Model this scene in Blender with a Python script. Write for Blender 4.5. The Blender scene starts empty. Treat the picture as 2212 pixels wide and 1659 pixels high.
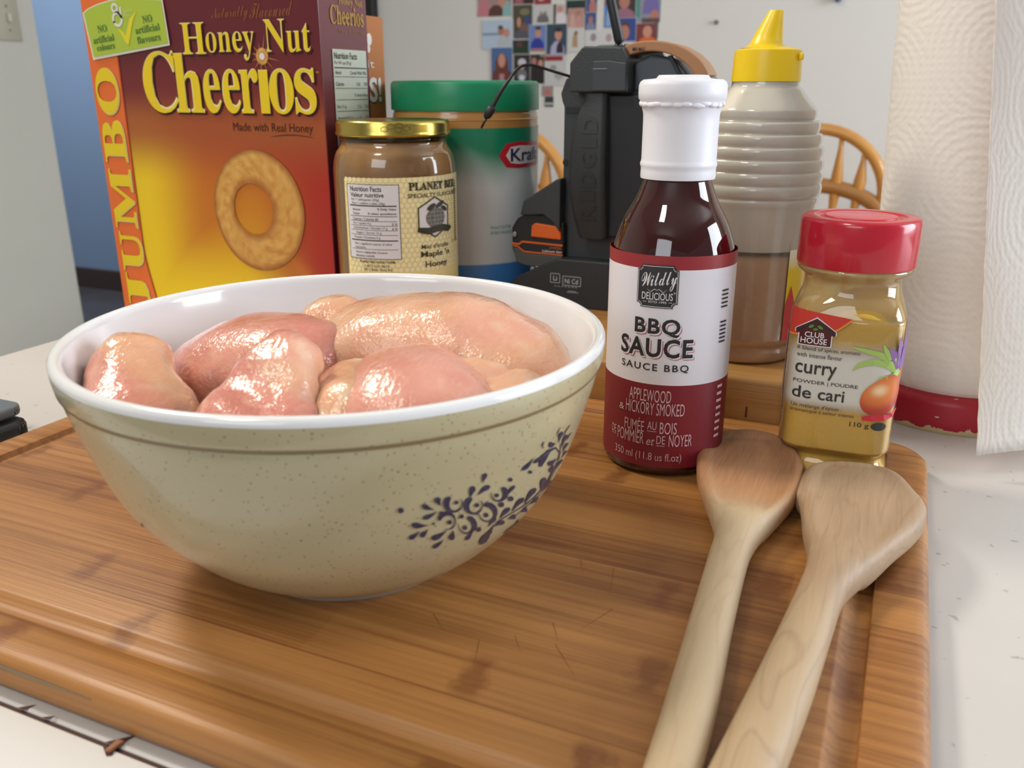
import bpy, bmesh, math, random
from mathutils import Vector, Matrix, noise
from mathutils.geometry import tessellate_polygon

# ------------------------------------------------------------------ camera, world, lights, exposure
SC = bpy.context.scene
COL = SC.collection
CAM_H = 0.1968            # camera above the top of the cutting board (z = 0)
FLOOR = -0.925
PX = 1880.0               # focal length in pixels of a 2212 px wide frame
cd = bpy.data.cameras.new('camera')
cam = bpy.data.objects.new('camera', cd)
COL.objects.link(cam)
cd.sensor_width = 36.0
cd.lens = PX / 2212 * 36.0
cd.clip_start = 0.02
cam.location = (0, 0, CAM_H)
cam.rotation_euler = (math.pi / 2 - math.atan(637 / PX), 0, math.radians(24.05))
cd.dof.use_dof = True
cd.dof.focus_distance = 0.46
cd.dof.aperture_fstop = 14
SC.camera = cam
SC.view_settings.view_transform = 'Standard'
SC.view_settings.look = 'None'
SC.view_settings.exposure = 0.1
SC.view_settings.gamma = 1.0
SC.view_settings.use_curve_mapping = False

def lin(hx):
    hx = hx.lstrip('#')
    o = []
    for i in (0, 2, 4):
        c = int(hx[i:i + 2], 16) / 255
        o.append(c / 12.92 if c <= 0.04045 else ((c + 0.055) / 1.055) ** 2.4)
    return (o[0], o[1], o[2], 1.0)

W = bpy.data.worlds.new('room_daylight')
SC.world = W
W.use_nodes = True
W.node_tree.nodes['Background'].inputs[0].default_value = lin('#e9ecf2')
W.node_tree.nodes['Background'].inputs[1].default_value = 0.26

def area(name, loc, target, sx, sy, power, color):
    l = bpy.data.lights.new(name, 'AREA')
    l.shape = 'RECTANGLE'; l.size = sx; l.size_y = sy; l.energy = power; l.color = color
    o = bpy.data.objects.new(name, l); COL.objects.link(o)
    o.location = loc
    o.rotation_euler = (Vector(target) - Vector(loc)).to_track_quat('-Z', 'Y').to_euler()
    return o

# two warm kitchen ceiling fixtures, a dining room window on the right, a kitchen window behind the camera
area('ceiling_lamp', (-1.15, 0.45, 1.25), (-0.3, 0.3, 0), 0.28, 0.28, 13.5, (1.0, 0.91, 0.77))
area('ceiling_lamp', (-0.55, -0.55, 1.40), (-0.4, 0.2, 0), 0.30, 0.30, 6.0, (1.0, 0.91, 0.77))
area('window_light', (2.2, 1.3, 0.65), (0.0, 1.5, 0.3), 1.5, 1.3, 64.0, (0.86, 0.93, 1.0))
area('window_light', (-0.35, -2.1, 1.0), (-0.2, 0.3, 0.1), 1.3, 0.9, 15.0, (0.88, 0.94, 1.0))
area('hall_fill', (-4.2, 2.4, 1.45), (-4.2, 3.0, -0.9), 0.6, 0.6, 42.0, (0.95, 0.97, 1.0))  # added fill light that brightens the blue far wall

# ------------------------------------------------------------------ helpers: objects
def tag(o, label=None, cat=None, group=None, kind=None):
    if label: o['label'] = label
    if cat: o['category'] = cat
    if group: o['group'] = group
    if kind: o['kind'] = kind
    return o

def thing(name, loc, label, cat, group=None):
    o = bpy.data.objects.new(name, None); COL.objects.link(o)
    o.location = loc; o.empty_display_size = 0.02
    return tag(o, label, cat, group)

def wloc(o):
    v = Vector((0, 0, 0))
    while o is not None:
        v += o.location; o = o.parent
    return v

def obj(name, bm, mats, parent=None, smooth=True, label=None, base=None, sharp=None):
    """link a bmesh given in world coordinates as one mesh object (origin at its parent, or at base)"""
    off = wloc(parent) if parent is not None else Vector(base or (0, 0, 0))
    for v in bm.verts: v.co -= off
    me = bpy.data.meshes.new(name)
    bm.to_mesh(me); bm.free()
    if not isinstance(mats, (list, tuple)): mats = [mats]
    for m in mats: me.materials.append(m)
    if smooth:
        me.shade_smooth()
        if sharp: me.set_sharp_from_angle(angle=math.radians(sharp))
    o = bpy.data.objects.new(name, me); COL.objects.link(o)
    if parent is not None: o.parent = parent
    else: o.location = off
    if label: o['label'] = label
    return o

def copy_tree(o, parent=None):
    c = o.copy(); COL.objects.link(c); c.parent = parent
    for ch in list(o.children): copy_tree(ch, c)
    return c

# ------------------------------------------------------------------ helpers: shapes
def recalc(bm):
    bmesh.ops.recalc_face_normals(bm, faces=bm.faces); return bm

def grid_faces(bm, rings, closed=True, caps=(True, True)):
    R = [[bm.verts.new(p) for p in r] for r in rings]
    n = len(R[0])
    for a, b in zip(R[:-1], R[1:]):
        for i in range(n if closed else n - 1):
            j = (i + 1) % n
            bm.faces.new((a[i], a[j], b[j], b[i]))
    if closed and caps[0]: bm.faces.new(R[0][::-1])
    if closed and caps[1]: bm.faces.new(R[-1])
    return R

def lathe(prof, c, seg=96, caps=(True, True), rf=None):
    """surface of revolution; prof = [(r, z)] ; rf(theta) scales the radius (blend in a third value)"""
    bm = bmesh.new(); rings = []
    for p in prof:
        r, z = p[0], p[1]; k = p[2] if len(p) > 2 else 0
        ring = []
        for i in range(seg):
            a = 2 * math.pi * i / seg
            q = r * (1 + k * (rf(a) - 1)) if rf else r
            ring.append((c[0] + q * math.cos(a), c[1] + q * math.sin(a), z))
        rings.append(ring)
    grid_faces(bm, rings, True, caps)
    return recalc(bm)

def smooth_prof(pts, n=6):
    """Catmull-Rom through profile points"""
    out = []
    for i in range(len(pts) - 1):
        p0 = pts[max(i - 1, 0)]; p1 = pts[i]; p2 = pts[i + 1]; p3 = pts[min(i + 2, len(pts) - 1)]
        for k in range(n):
            t = k / n
            out.append(tuple(0.5 * (2 * b + (c - a) * t + (2 * a - 5 * b + 4 * c - d) * t * t + (3 * b - a - 3 * c + d) * t ** 3)
                             for a, b, c, d in zip(p0, p1, p2, p3)))
    out.append(tuple(pts[-1]))
    return out

def add_box(bm, x0, x1, y0, y1, z0, z1, bev=0.0, seg=2):
    vs = [bm.verts.new((x, y, z)) for x in (x0, x1) for y in (y0, y1) for z in (z0, z1)]
    f = [(0, 1, 3, 2), (4, 6, 7, 5), (0, 4, 5, 1), (2, 3, 7, 6), (0, 2, 6, 4), (1, 5, 7, 3)]
    fs = [bm.faces.new([vs[i] for i in q]) for q in f]
    bmesh.ops.recalc_face_normals(bm, faces=fs)
    if bev:
        es = list({e for q in fs for e in q.edges})
        bmesh.ops.bevel(bm, geom=es, offset=bev, segments=seg, affect='EDGES', profile=0.5)
    return bm

def box(*a, **k): return add_box(bmesh.new(), *a, **k)

def add_prism(bm, poly, y0, y1, bev=0.0, axis='y'):
    """polygon in (x, z) extruded along y (axis 'y') or polygon in (x, y) extruded along z (axis 'z')"""
    P = (lambda p, t: (p[0], t, p[1])) if axis == 'y' else (lambda p, t: (p[0], p[1], t))
    a = [bm.verts.new(P(p, y0)) for p in poly]; b = [bm.verts.new(P(p, y1)) for p in poly]
    n = len(poly); fs = [bm.faces.new(a), bm.faces.new(b[::-1])]
    for i in range(n): fs.append(bm.faces.new((a[i], b[i], b[(i + 1) % n], a[(i + 1) % n])))
    bmesh.ops.recalc_face_normals(bm, faces=fs)
    if bev:
        bmesh.ops.bevel(bm, geom=list({e for f in fs for e in f.edges}), offset=bev, segments=2, affect='EDGES', profile=0.5)
    return bm

def prism(*a, **k): return add_prism(bmesh.new(), *a, **k)

def rrect(x0, x1, y0, y1, r, n=8):
    pts = []
    for cx, cy, a in ((x1 - r, y0 + r, -90), (x1 - r, y1 - r, 0), (x0 + r, y1 - r, 90), (x0 + r, y0 + r, 180)):
        for k in range(n + 1):
            t = math.radians(a + 90 * k / n)
            pts.append((cx + r * math.cos(t), cy + r * math.sin(t)))
    return pts

def add_tube(bm, pts, rad, seg=10, caps=True):
    """round tube along points; rad a number or a list"""
    pts = [Vector(p) for p in pts]; n = len(pts)
    rad = rad if isinstance(rad, (list, tuple)) else [rad] * n
    up = None; rings = []
    for i, p in enumerate(pts):
        t = (pts[min(i + 1, n - 1)] - pts[max(i - 1, 0)]).normalized()
        if up is None: up = t.orthogonal().normalized()
        up = (up - t * up.dot(t)).normalized(); s = t.cross(up)
        rings.append([p + (up * math.cos(2 * math.pi * k / seg) + s * math.sin(2 * math.pi * k / seg)) * rad[i] for k in range(seg)])
    grid_faces(bm, rings, True, (caps, caps))
    return recalc(bm)

def tube(*a, **k): return add_tube(bmesh.new(), *a, **k)

def patch(fn, s0, s1, z0, z1, ns, nz, col=None):
    """grid patch mapped by fn(s, z); col(s, z) gives a printed colour per vertex"""
    bm = bmesh.new(); L = bm.verts.layers.float_color.new('Col') if col else None
    g = []
    for j in range(nz + 1):
        row = []
        for i in range(ns + 1):
            s = s0 + (s1 - s0) * i / ns; z = z0 + (z1 - z0) * j / nz
            v = bm.verts.new(fn(s, z))
            if L: v[L] = col(s, z)
            row.append(v)
        g.append(row)
    for j in range(nz):
        for i in range(ns): bm.faces.new((g[j][i], g[j][i + 1], g[j + 1][i + 1], g[j + 1][i]))
    return bm

def mix(a, b, t):
    t = max(0.0, min(1.0, t)); return tuple(x + (y - x) * t for x, y in zip(a, b))
def sst(a, b, x):
    t = max(0.0, min(1.0, (x - a) / (b - a))); return t * t * (3 - 2 * t)

# ------------------------------------------------------------------ helpers: printed ink (lettering and marks wrapped on a surface)
def bold(s):       # bold serif letters
    o = ''
    for c in s:
        if 'A' <= c <= 'Z': o += chr(0x1D400 + ord(c) - 65)
        elif 'a' <= c <= 'z': o += chr(0x1D41A + ord(c) - 97)
        elif '0' <= c <= '9': o += chr(0x1D7CE + ord(c) - 48)
        else: o += c
    return o
def script(s):
    return ''.join(chr(0x1D4D0 + ord(c) - 65) if 'A' <= c <= 'Z' else chr(0x1D4EA + ord(c) - 97) if 'a' <= c <= 'z' else c for c in s)

_tc = {}
def text2d(body, weight=0.0, spacing=1.0):
    key = (body, weight, spacing)
    if key in _tc: return _tc[key]
    cu = bpy.data.curves.new('lettering', 'FONT')
    cu.body = body; cu.fill_mode = 'FRONT'; cu.resolution_u = 3; cu.space_character = spacing
    try: cu.offset = weight
    except Exception: pass
    o = bpy.data.objects.new('lettering', cu); COL.objects.link(o)
    dg = bpy.context.evaluated_depsgraph_get()
    me = bpy.data.meshes.new_from_object(o.evaluated_get(dg))
    V = [(v.co.x, v.co.y) for v in me.vertices]; F = [tuple(p.vertices) for p in me.polygons]
    bpy.data.objects.remove(o); bpy.data.curves.remove(cu); bpy.data.meshes.remove(me)
    _tc[key] = (V, F); return V, F

class Ink:
    def __init__(s): s.V = []; s.F = []
    def text(s, body, s0, s1, z0, z1, weight=0.0, rot=False, spacing=1.0, slant=0.0, angle=0.0):
        """fit a line of lettering into the box s0..s1, z0..z1"""
        V, F = text2d(body, weight, spacing)
        if not V: return s
        xs = [v[0] for v in V]; ys = [v[1] for v in V]
        x0, x1, y0, y1 = min(xs), max(xs), min(ys), max(ys); n = len(s.V)
        for x, y in V:
            a = (x - x0) / (x1 - x0 or 1); b = (y - y0) / (y1 - y0 or 1)
            if rot: a, b = 1 - b, a
            px, pz = s0 + (s1 - s0) * a + slant * b, z0 + (z1 - z0) * b
            if angle:
                cx, cz = (s0 + s1) / 2, (z0 + z1) / 2; ca, sa = math.cos(angle), math.sin(angle)
                px, pz = cx + (px - cx) * ca - (pz - cz) * sa, cz + (px - cx) * sa + (pz - cz) * ca
            s.V.append((px, pz))
        s.F += [tuple(i + n for i in f) for f in F]; return s
    def poly(s, pts):
        n = len(s.V); s.V += [tuple(p) for p in pts]
        s.F += [tuple(i + n for i in t) for t in tessellate_polygon([[Vector((p[0], p[1], 0)) for p in pts]])]; return s
    def rect(s, s0, s1, z0, z1): return s.poly([(s0, z0), (s1, z0), (s1, z1), (s0, z1)])
    def ell(s, cx, cz, rx, rz, n=20, rot=0):
        c, d = math.cos(rot), math.sin(rot)
        return s.poly([(cx + rx * math.cos(t) * c - rz * math.sin(t) * d, cz + rx * math.cos(t) * d + rz * math.sin(t) * c)
                       for t in (2 * math.pi * k / n for k in range(n))])
    def line(s, pts, w):
        ws = w if isinstance(w, (list, tuple)) else [w] * len(pts)
        L = []; R = []
        for i, p in enumerate(pts):
            a = pts[max(i - 1, 0)]; b = pts[min(i + 1, len(pts) - 1)]
            dx, dz = b[0] - a[0], b[1] - a[1]; l = math.hypot(dx, dz) or 1
            L.append((p[0] - dz / l * ws[i] / 2, p[1] + dx / l * ws[i] / 2)); R.append((p[0] + dz / l * ws[i] / 2, p[1] - dx / l * ws[i] / 2))
        for i in range(len(pts) - 1):
            n = len(s.V); s.V += [L[i], L[i + 1], R[i + 1], R[i]]; s.F.append((n, n + 1, n + 2, n + 3))
        return s
    def frame(s, s0, s1, z0, z1, w):
        for a in ((s0, s1, z0, z0 + w), (s0, s1, z1 - w, z1), (s0, s0 + w, z0, z1), (s1 - w, s1, z0, z1)): s.rect(*a)
        return s
    def build(s, name, fn, material, parent, off=0.0003, step=None, shift=(0, 0), label=None, col=None):
        bm = bmesh.new()
        vs = [bm.verts.new((x + shift[0], z + shift[1], 0)) for x, z in s.V]
        for f in s.F:
            try: bm.faces.new([vs[i] for i in f])
            except ValueError: pass
        if step:
            xs = [v.co.x for v in bm.verts]; k = math.floor(min(xs) / step) + 1
            while k * step < max(xs):
                bmesh.ops.bisect_plane(bm, geom=bm.verts[:] + bm.edges[:] + bm.faces[:], plane_co=(k * step, 0, 0), plane_no=(1, 0, 0)); k += 1
        L = bm.verts.layers.float_color.new('Col') if col else None
        for v in bm.verts:
            if L: v[L] = col(v.co.x, v.co.y)
            v.co = fn(v.co.x, v.co.y, off)
        return obj(name, bm, material, parent, smooth=False, label=label)

def on_front(x0, y):       # flat face looking towards -y
    return lambda s, z, o=0.0: Vector((x0 + s, y - o, z))
def on_side(x, y0):        # flat face looking towards +x
    return lambda s, z, o=0.0: Vector((x + o, y0 + s, z))
def on_round(c, R, rf=None):
    """wrap round a bottle; s = arc length to the viewer's right of the side facing the room; R a number or R(z)"""
    tf = math.atan2(-c[1], -c[0])
    def fn(s, z, o=0.0):
        r0 = R(z) if callable(R) else R
        rr = R(0.07) if callable(R) else R
        th = tf + s / rr
        q = (r0 * rf(th) if rf else r0) + o
        return Vector((c[0] + q * math.cos(th), c[1] + q * math.sin(th), z))
    return fn
def interp(prof):
    P = sorted((p[1], p[0]) for p in prof)
    def f(z):
        if z <= P[0][0]: return P[0][1]
        for (a, ra), (b, rb) in zip(P[:-1], P[1:]):
            if z <= b: return ra + (rb - ra) * (z - a) / ((b - a) or 1)
        return P[-1][1]
    return f

# ------------------------------------------------------------------ helpers: materials
class NT:
    def __init__(s, m): s.t = m.node_tree; s.n = s.t.nodes
    def node(s, typ, _o=0, **kw):
        nd = s.n.new(typ)
        for k, v in kw.items():
            if k.startswith('i'):
                key = k[1:]; key = int(key) if key.isdigit() else key.replace('_', ' ')
                if isinstance(v, bpy.types.NodeSocket): s.t.links.new(v, nd.inputs[key])
                else: nd.inputs[key].default_value = v
            else: setattr(nd, k, v)
        return nd
    def math(s, op, a, b=0.0, c=0.0):
        return s.node('ShaderNodeMath', operation=op, i0=a, i1=b, i2=c).outputs[0]
    def mix(s, f, a, b, mode='MIX'):
        nd = s.n.new('ShaderNodeMix'); nd.data_type = 'RGBA'; nd.blend_type = mode
        for i, v in ((0, f), (6, a), (7, b)):
            if isinstance(v, bpy.types.NodeSocket): s.t.links.new(v, nd.inputs[i])
            else: nd.inputs[i].default_value = v
        return nd.outputs[2]
    def ramp(s, f, stops):
        nd = s.node('ShaderNodeValToRGB', i0=f); e = nd.color_ramp.elements
        while len(e) < len(stops): e.new(0.5)
        for q, (p, c) in zip(e, stops): q.position = p; q.color = c
        return nd.outputs[0]
    def noise(s, vec, scale, detail=3, rough=0.5):
        return s.node('ShaderNodeTexNoise', iVector=vec, iScale=scale, iDetail=detail, iRoughness=rough).outputs[0]

def newmat(name):
    m = bpy.data.materials.new(name); m.use_nodes = True
    return m, NT(m), m.node_tree.nodes['Principled BSDF']

def mat(name, hx, rough=0.5, metal=0.0, coat=0.0, spec=0.5, mottle=None, bump=None, sss=0.0, sssr=(0.01, 0.004, 0.003), vcol=False):
    """mottle = (scale, second colour, amount) ; bump = (scale, strength)"""
    m, N, b = newmat(name)
    base = lin(hx) if isinstance(hx, str) else hx
    b.inputs['Roughness'].default_value = rough; b.inputs['Metallic'].default_value = metal
    b.inputs['Coat Weight'].default_value = coat; b.inputs['Coat Roughness'].default_value = 0.06
    b.inputs['Specular IOR Level'].default_value = spec
    oc = N.node('ShaderNodeTexCoord').outputs['Object']
    cs = None
    if vcol: cs = N.node('ShaderNodeAttribute', attribute_name='Col').outputs['Color']
    if mottle:
        f = N.math('MULTIPLY', N.ramp(N.noise(oc, mottle[0], 4, 0.6), [(0.35, (0, 0, 0, 1)), (0.7, (1, 1, 1, 1))]), mottle[2])
        cs = N.mix(f, cs if cs is not None else base, lin(mottle[1]))
    if cs is not None: N.t.links.new(cs, b.inputs['Base Color'])
    else: b.inputs['Base Color'].default_value = base
    if sss:
        b.inputs['Subsurface Weight'].default_value = sss; b.inputs['Subsurface Radius'].default_value = (1, 0.35, 0.25)
        b.inputs['Subsurface Scale'].default_value = sssr[0]
    if bump:
        bp = N.node('ShaderNodeBump', iStrength=bump[1], iDistance=0.001, iHeight=N.noise(oc, bump[0], 3))
        N.t.links.new(bp.outputs[0], b.inputs['Normal'])
    return m

def thin_clear(name, tint='#ffffff', gloss=0.12, rough=0.03, veil=0.0, veil_col='#ffffff', through=0.35):
    """thin clear plastic or glass wall: mostly see-through, glossy, optionally milky"""
    m = bpy.data.materials.new(name); m.use_nodes = True; N = NT(m)
    N.n.remove(m.node_tree.nodes['Principled BSDF'])
    out = m.node_tree.nodes['Material Output']
    tr = N.node('ShaderNodeBsdfTransparent', iColor=lin(tint)).outputs[0]
    if veil:
        df = N.node('ShaderNodeBsdfDiffuse', iColor=lin(veil_col)).outputs[0]
        tl = N.node('ShaderNodeBsdfTranslucent', iColor=lin(veil_col)).outputs[0]
        dd = N.node('ShaderNodeMixShader', i0=through, i1=df, i2=tl).outputs[0]
        tr = N.node('ShaderNodeMixShader', i0=veil, i1=tr, i2=dd).outputs[0]
    gl = N.node('ShaderNodeBsdfGlossy', iRoughness=rough).outputs[0]
    fr = N.node('ShaderNodeFresnel', iIOR=1.45).outputs[0]
    f = N.math('MULTIPLY', fr, gloss / 0.05)
    f = N.math('MINIMUM', f, 0.85)
    sh = N.node('ShaderNodeMixShader', i0=f, i1=tr, i2=gl).outputs[0]
    N.t.links.new(sh, out.inputs[0])
    return m
FLORAL = """327 1295 322 1279 308 1273 294 1284 288 1303 293 1321 307 1324 321 1313;614 1199 612 1187 601 1185 589 1194 584 1206 586 1219 597 1221 609 1212;564 1115 561 1107 554 1104 546 1111 542 1121 544 1130 551 1132 559 1126;796 1109 792 1096 779 1093 763 1105 754 1123 758 1136 771 1139 787 1127;920 1086 921 1077 914 1077 903 1085 898 1094 897 1103 904 1103 915 1096;986 1168 983 1162 977 1162 968 1168 966 1175 966 1182 973 1182 981 1176;1183 1300 1180 1289 1164 1290 1147 1301 1134 1319 1137 1331 1151 1332 1170 1319;1404 1281 1403 1271 1384 1274 1365 1286 1350 1303 1352 1314 1368 1312 1390 1299;1190 797 1202 777 1185 779 1154 800 1140 819 1140 831 1154 831 1173 818;721 1260 718 1249 706 1247 693 1256 687 1271 690 1283 701 1285 714 1276;910 1173 906 1160 894 1158 877 1169 867 1188 869 1202 883 1203 900 1191;1081 1200 1078 1188 1064 1187 1048 1198 1037 1215 1038 1229 1054 1228 1071 1217;1037 1034 1037 1017 1020 1018 1000 1032 985 1054 984 1071 999 1072 1021 1056;702 1085 699 1071 687 1068 671 1080 661 1100 665 1113 677 1116 692 1106;857 980 854 965 841 962 822 977 810 997 811 1014 824 1016 843 1002;1178 1077 1178 1058 1159 1058 1129 1078 1111 1104 1113 1121 1132 1121 1156 1105;1272 1094 1273 1075 1251 1077 1218 1098 1201 1122 1203 1139 1225 1137 1252 1119;1019 898 1018 879 1001 878 974 897 956 923 957 942 974 943 1001 925;643 1338 617 1336 606 1309 606 1274 621 1238 647 1206 676 1184 702 1175 703 1192 680 1206 664 1226 655 1247 652 1265 650 1282 653 1297 657 1320;706 1173 730 1173 750 1183 760 1204 760 1232 752 1261 734 1291 730 1288 745 1261 750 1236 750 1212 738 1198 721 1191 699 1193;821 1275 789 1279 772 1256 769 1221 784 1179 812 1142 845 1115 878 1099 879 1115 851 1135 832 1159 824 1181 819 1202 820 1219 827 1233 835 1253;882 1097 912 1091 936 1099 949 1120 950 1149 939 1182 916 1215 910 1214 929 1183 939 1153 936 1129 923 1115 903 1110 875 1117;1089 1259 1104 1233 1115 1216 1123 1199 1129 1183 1132 1165 1127 1151 1110 1147 1124 1126 1149 1125 1172 1131 1186 1148 1185 1178 1163 1216 1135 1250 1099 1271;1111 1147 1086 1154 1063 1166 1040 1184 1019 1208 1006 1231 1000 1254 992 1257 997 1233 1011 1206 1032 1179 1061 1155 1090 1137 1119 1127;961 1146 994 1126 1019 1110 1043 1087 1067 1060 1090 1027 1101 996 1095 973 1118 951 1137 969 1137 1005 1117 1054 1076 1108 1030 1149 985 1173 954 1168;1097 974 1068 971 1036 980 997 1005 962 1039 936 1077 924 1111 916 1115 928 1077 956 1035 994 996 1040 965 1083 949 1116 950;601 1130 614 1147 623 1159 637 1164 654 1164 673 1158 694 1142 712 1116 724 1120 706 1152 681 1181 650 1203 619 1211 595 1199 580 1174 586 1139;712 1118 723 1088 725 1060 718 1038 702 1027 680 1026 652 1040 652 1034 681 1019 708 1015 729 1025 737 1051 735 1084 726 1116;829 1079 853 1050 871 1030 885 1007 899 983 909 957 907 936 895 922 912 900 935 907 951 926 951 960 934 1005 902 1050 863 1088 828 1100;897 923 871 926 845 936 816 959 792 987 775 1017 765 1049 759 1051 768 1018 785 984 812 951 845 923 880 905 908 901;898 1458 881 1452 878 1434 883 1412 889 1390 895 1369 897 1368 899 1385 905 1399 914 1410 920 1423 915 1445;814 1377 795 1369 793 1347 797 1321 805 1295 811 1271 816 1269 820 1288 828 1303 838 1316 844 1330 837 1357;955 1338 925 1345 905 1335 893 1317 882 1297 874 1277 878 1273 895 1284 915 1290 938 1292 959 1295 971 1313;539 1351 533 1333 543 1314 557 1299 572 1284 585 1272 589 1274 583 1291 580 1308 581 1324 577 1339 561 1353;448 1307 462 1279 481 1265 502 1258 523 1252 543 1247 544 1250 525 1263 507 1282 492 1299 477 1315 456 1322;472 1180 498 1170 519 1177 536 1191 551 1207 565 1224 562 1228 543 1220 524 1216 502 1218 483 1215 466 1202;390 1142 413 1115 439 1106 464 1107 488 1110 511 1112 510 1118 486 1125 462 1139 440 1154 418 1166 394 1165;387 1010 410 1004 425 1016 436 1034 445 1054 453 1074 450 1078 436 1066 421 1059 404 1056 388 1052 378 1033;472 1010 493 1004 503 1018 510 1035 513 1056 518 1075 514 1079 504 1068 491 1062 477 1060 465 1054 460 1035;566 956 600 943 625 952 642 972 658 993 673 1015 670 1019 647 1009 623 1005 596 1005 573 1003 555 983;747 890 766 896 764 919 752 948 742 972 731 997 725 999 723 981 718 966 709 955 703 944 717 915;598 853 625 847 641 861 652 880 660 902 665 925 662 929 648 915 631 907 612 904 596 896 585 877;902 828 929 826 935 846 935 871 932 898 928 923 924 927 917 909 906 896 890 888 880 876 880 852;1157 661 1219 661 1214 714 1182 787 1173 842 1168 894 1161 899 1147 861 1126 831 1096 809 1076 780 1092 717;1221 1237 1192 1237 1179 1221 1173 1199 1172 1176 1170 1152 1174 1149 1183 1167 1199 1179 1217 1188 1232 1198 1241 1218;1123 979 1094 983 1085 968 1085 944 1088 918 1090 895 1097 889 1104 907 1116 918 1134 923 1149 931 1148 954;1285 872 1242 897 1217 898 1201 888 1189 876 1180 863 1187 856 1211 854 1240 846 1272 833 1300 824 1313 837;1256 1020 1216 1028 1197 1015 1192 990 1190 964 1191 935 1198 930 1210 947 1232 956 1256 962 1279 968 1284 991;1448 855 1398 890 1372 894 1359 886 1346 878 1337 869 1346 860 1374 851 1407 835 1443 815 1472 802 1482 814;1413 1046 1360 1057 1335 1042 1327 1014 1323 983 1323 951 1330 945 1348 965 1372 979 1405 984 1438 990 1452 1013;1598 865 1542 900 1524 898 1527 881 1531 864 1535 849 1552 837 1576 831 1613 814 1681 779 1772 736 1668 807;1552 1078 1491 1087 1472 1065 1468 1032 1474 993 1485 951 1496 944 1506 972 1528 991 1562 1001 1596 1010 1603 1040;1816 866 1708 921 1670 926 1659 911 1653 895 1647 880 1664 868 1706 859 1768 836 1849 801;1658 1129 1614 1130 1613 1104 1643 1061 1686 1013 1733 962 1752 953 1735 987 1736 1011 1751 1026 1759 1045 1716 1093;1957 971 1831 1020 1799 1015 1798 991 1809 962 1824 932 1846 920 1871 928 1926 920 2029 887;2080 874 2085 857 2117 828;1656 714 1610 730 1612 716 1623 698 1630 683 1670 659 1762 619;1275 1344 1315 1339 1336 1352 1350 1372 1357 1396 1363 1421 1359 1424 1342 1408 1319 1397 1293 1391 1270 1383 1256 1364;1396 1361 1437 1352 1462 1359 1474 1376 1485 1393 1496 1411 1489 1415 1471 1404 1447 1398 1419 1396 1393 1394 1378 1380;1650 1239 1708 1212 1741 1210 1757 1221 1768 1233 1780 1245 1766 1254 1734 1257 1692 1268 1655 1279 1624 1286 1615 1272;1789 1115 1840 1102 1835 1120 1804 1151 1773 1181 1749 1207 1733 1214 1731 1201 1714 1197 1697 1194 1688 1187 1716 1157;1534 1455 1568 1429 1593 1423 1607 1429 1620 1435 1632 1439 1623 1448 1598 1457 1569 1473 1544 1488 1528 1496 1518 1486;1677 1527 1650 1522 1648 1502 1661 1474 1675 1447 1692 1419 1699 1415 1694 1438 1698 1456 1710 1469 1718 1483 1709 1509;1800 1454 1764 1448 1757 1425 1767 1393 1789 1357 1815 1318 1823 1315 1812 1346 1815 1370 1829 1387 1843 1405 1839 1433;1924 1332 1877 1338 1861 1326 1864 1305 1874 1280 1888 1254 1899 1248 1900 1267 1915 1279 1941 1284 1966 1289 1970 1307;2027 1220 1963 1237 1937 1233 1930 1219 1930 1201 1934 1182 1942 1178 1956 1188 1981 1192 2020 1188 2060 1185 2081 1192;1990 1154 1910 1172 1878 1164 1867 1144 1864 1120 1875 1089 1889 1081 1893 1104 1922 1113 1968 1113 2019 1110 2055 1118;1520 1279 1558 1324 1588 1382 1668 1384 1792 1292 1839 1214 1862 1203 1820 1283 1662 1399 1535 1424 1461 1388 1471 1309;1433 1536 1414 1514 1451 1469 1457 1469 1434 1505 1443 1529;1620 1587 1597 1547 1629 1493 1637 1490 1616 1538 1628 1583;1805 1534 1749 1506 1745 1457 1756 1451 1774 1492 1819 1526;1927 1419 1861 1413 1862 1372 1877 1365 1900 1392 1944 1409;1174 894 1216 903 1257 912 1244 925 1203 916 1162 906;1257 912 1305 918 1356 922 1344 935 1293 931 1245 925;1356 922 1438 924 1527 923 1508 939 1422 938 1344 935;1528 923 1588 937 1658 945 1634 962 1567 952 1507 939;1658 945 1720 960 1789 971 1754 993 1689 980 1634 962;1790 971 1811 1027 1836 1080 1796 1102 1775 1047 1753 992;1836 1081 1838 1133 1853 1179 1824 1195 1812 1148 1796 1102;1854 1180 1836 1235 1822 1288 1796 1301 1810 1248 1827 1193;1819 1290 1790 1341 1761 1390 1738 1400 1767 1351 1796 1300;1519 615 1562 636 1611 654 1554 689 1512 668 1473 645;1611 654 1710 636 1738 659 1629 682 1554 689;1451 838 1527 867 1612 891 1594 903 1513 878 1438 849;1612 891 1703 898 1815 895 1789 911 1681 912 1595 903;1815 895 1844 939 1875 981 1842 998 1814 955 1789 910;1875 981 1877 1045 1885 1105 1866 1115 1847 1060 1842 998;-1983 881 -2037 846 -2035 838 -2004 845 -1973 852 -1942 860 -1933 865 -1939 870 -1932 882 -1916 898 -1909 909 -1927 908"""

# ------------------------------------------------------------------ the room
def struct(name, bm, m, **k):
    o = obj(name, bm, m, smooth=False, **k); o['kind'] = 'structure'; return o

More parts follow.
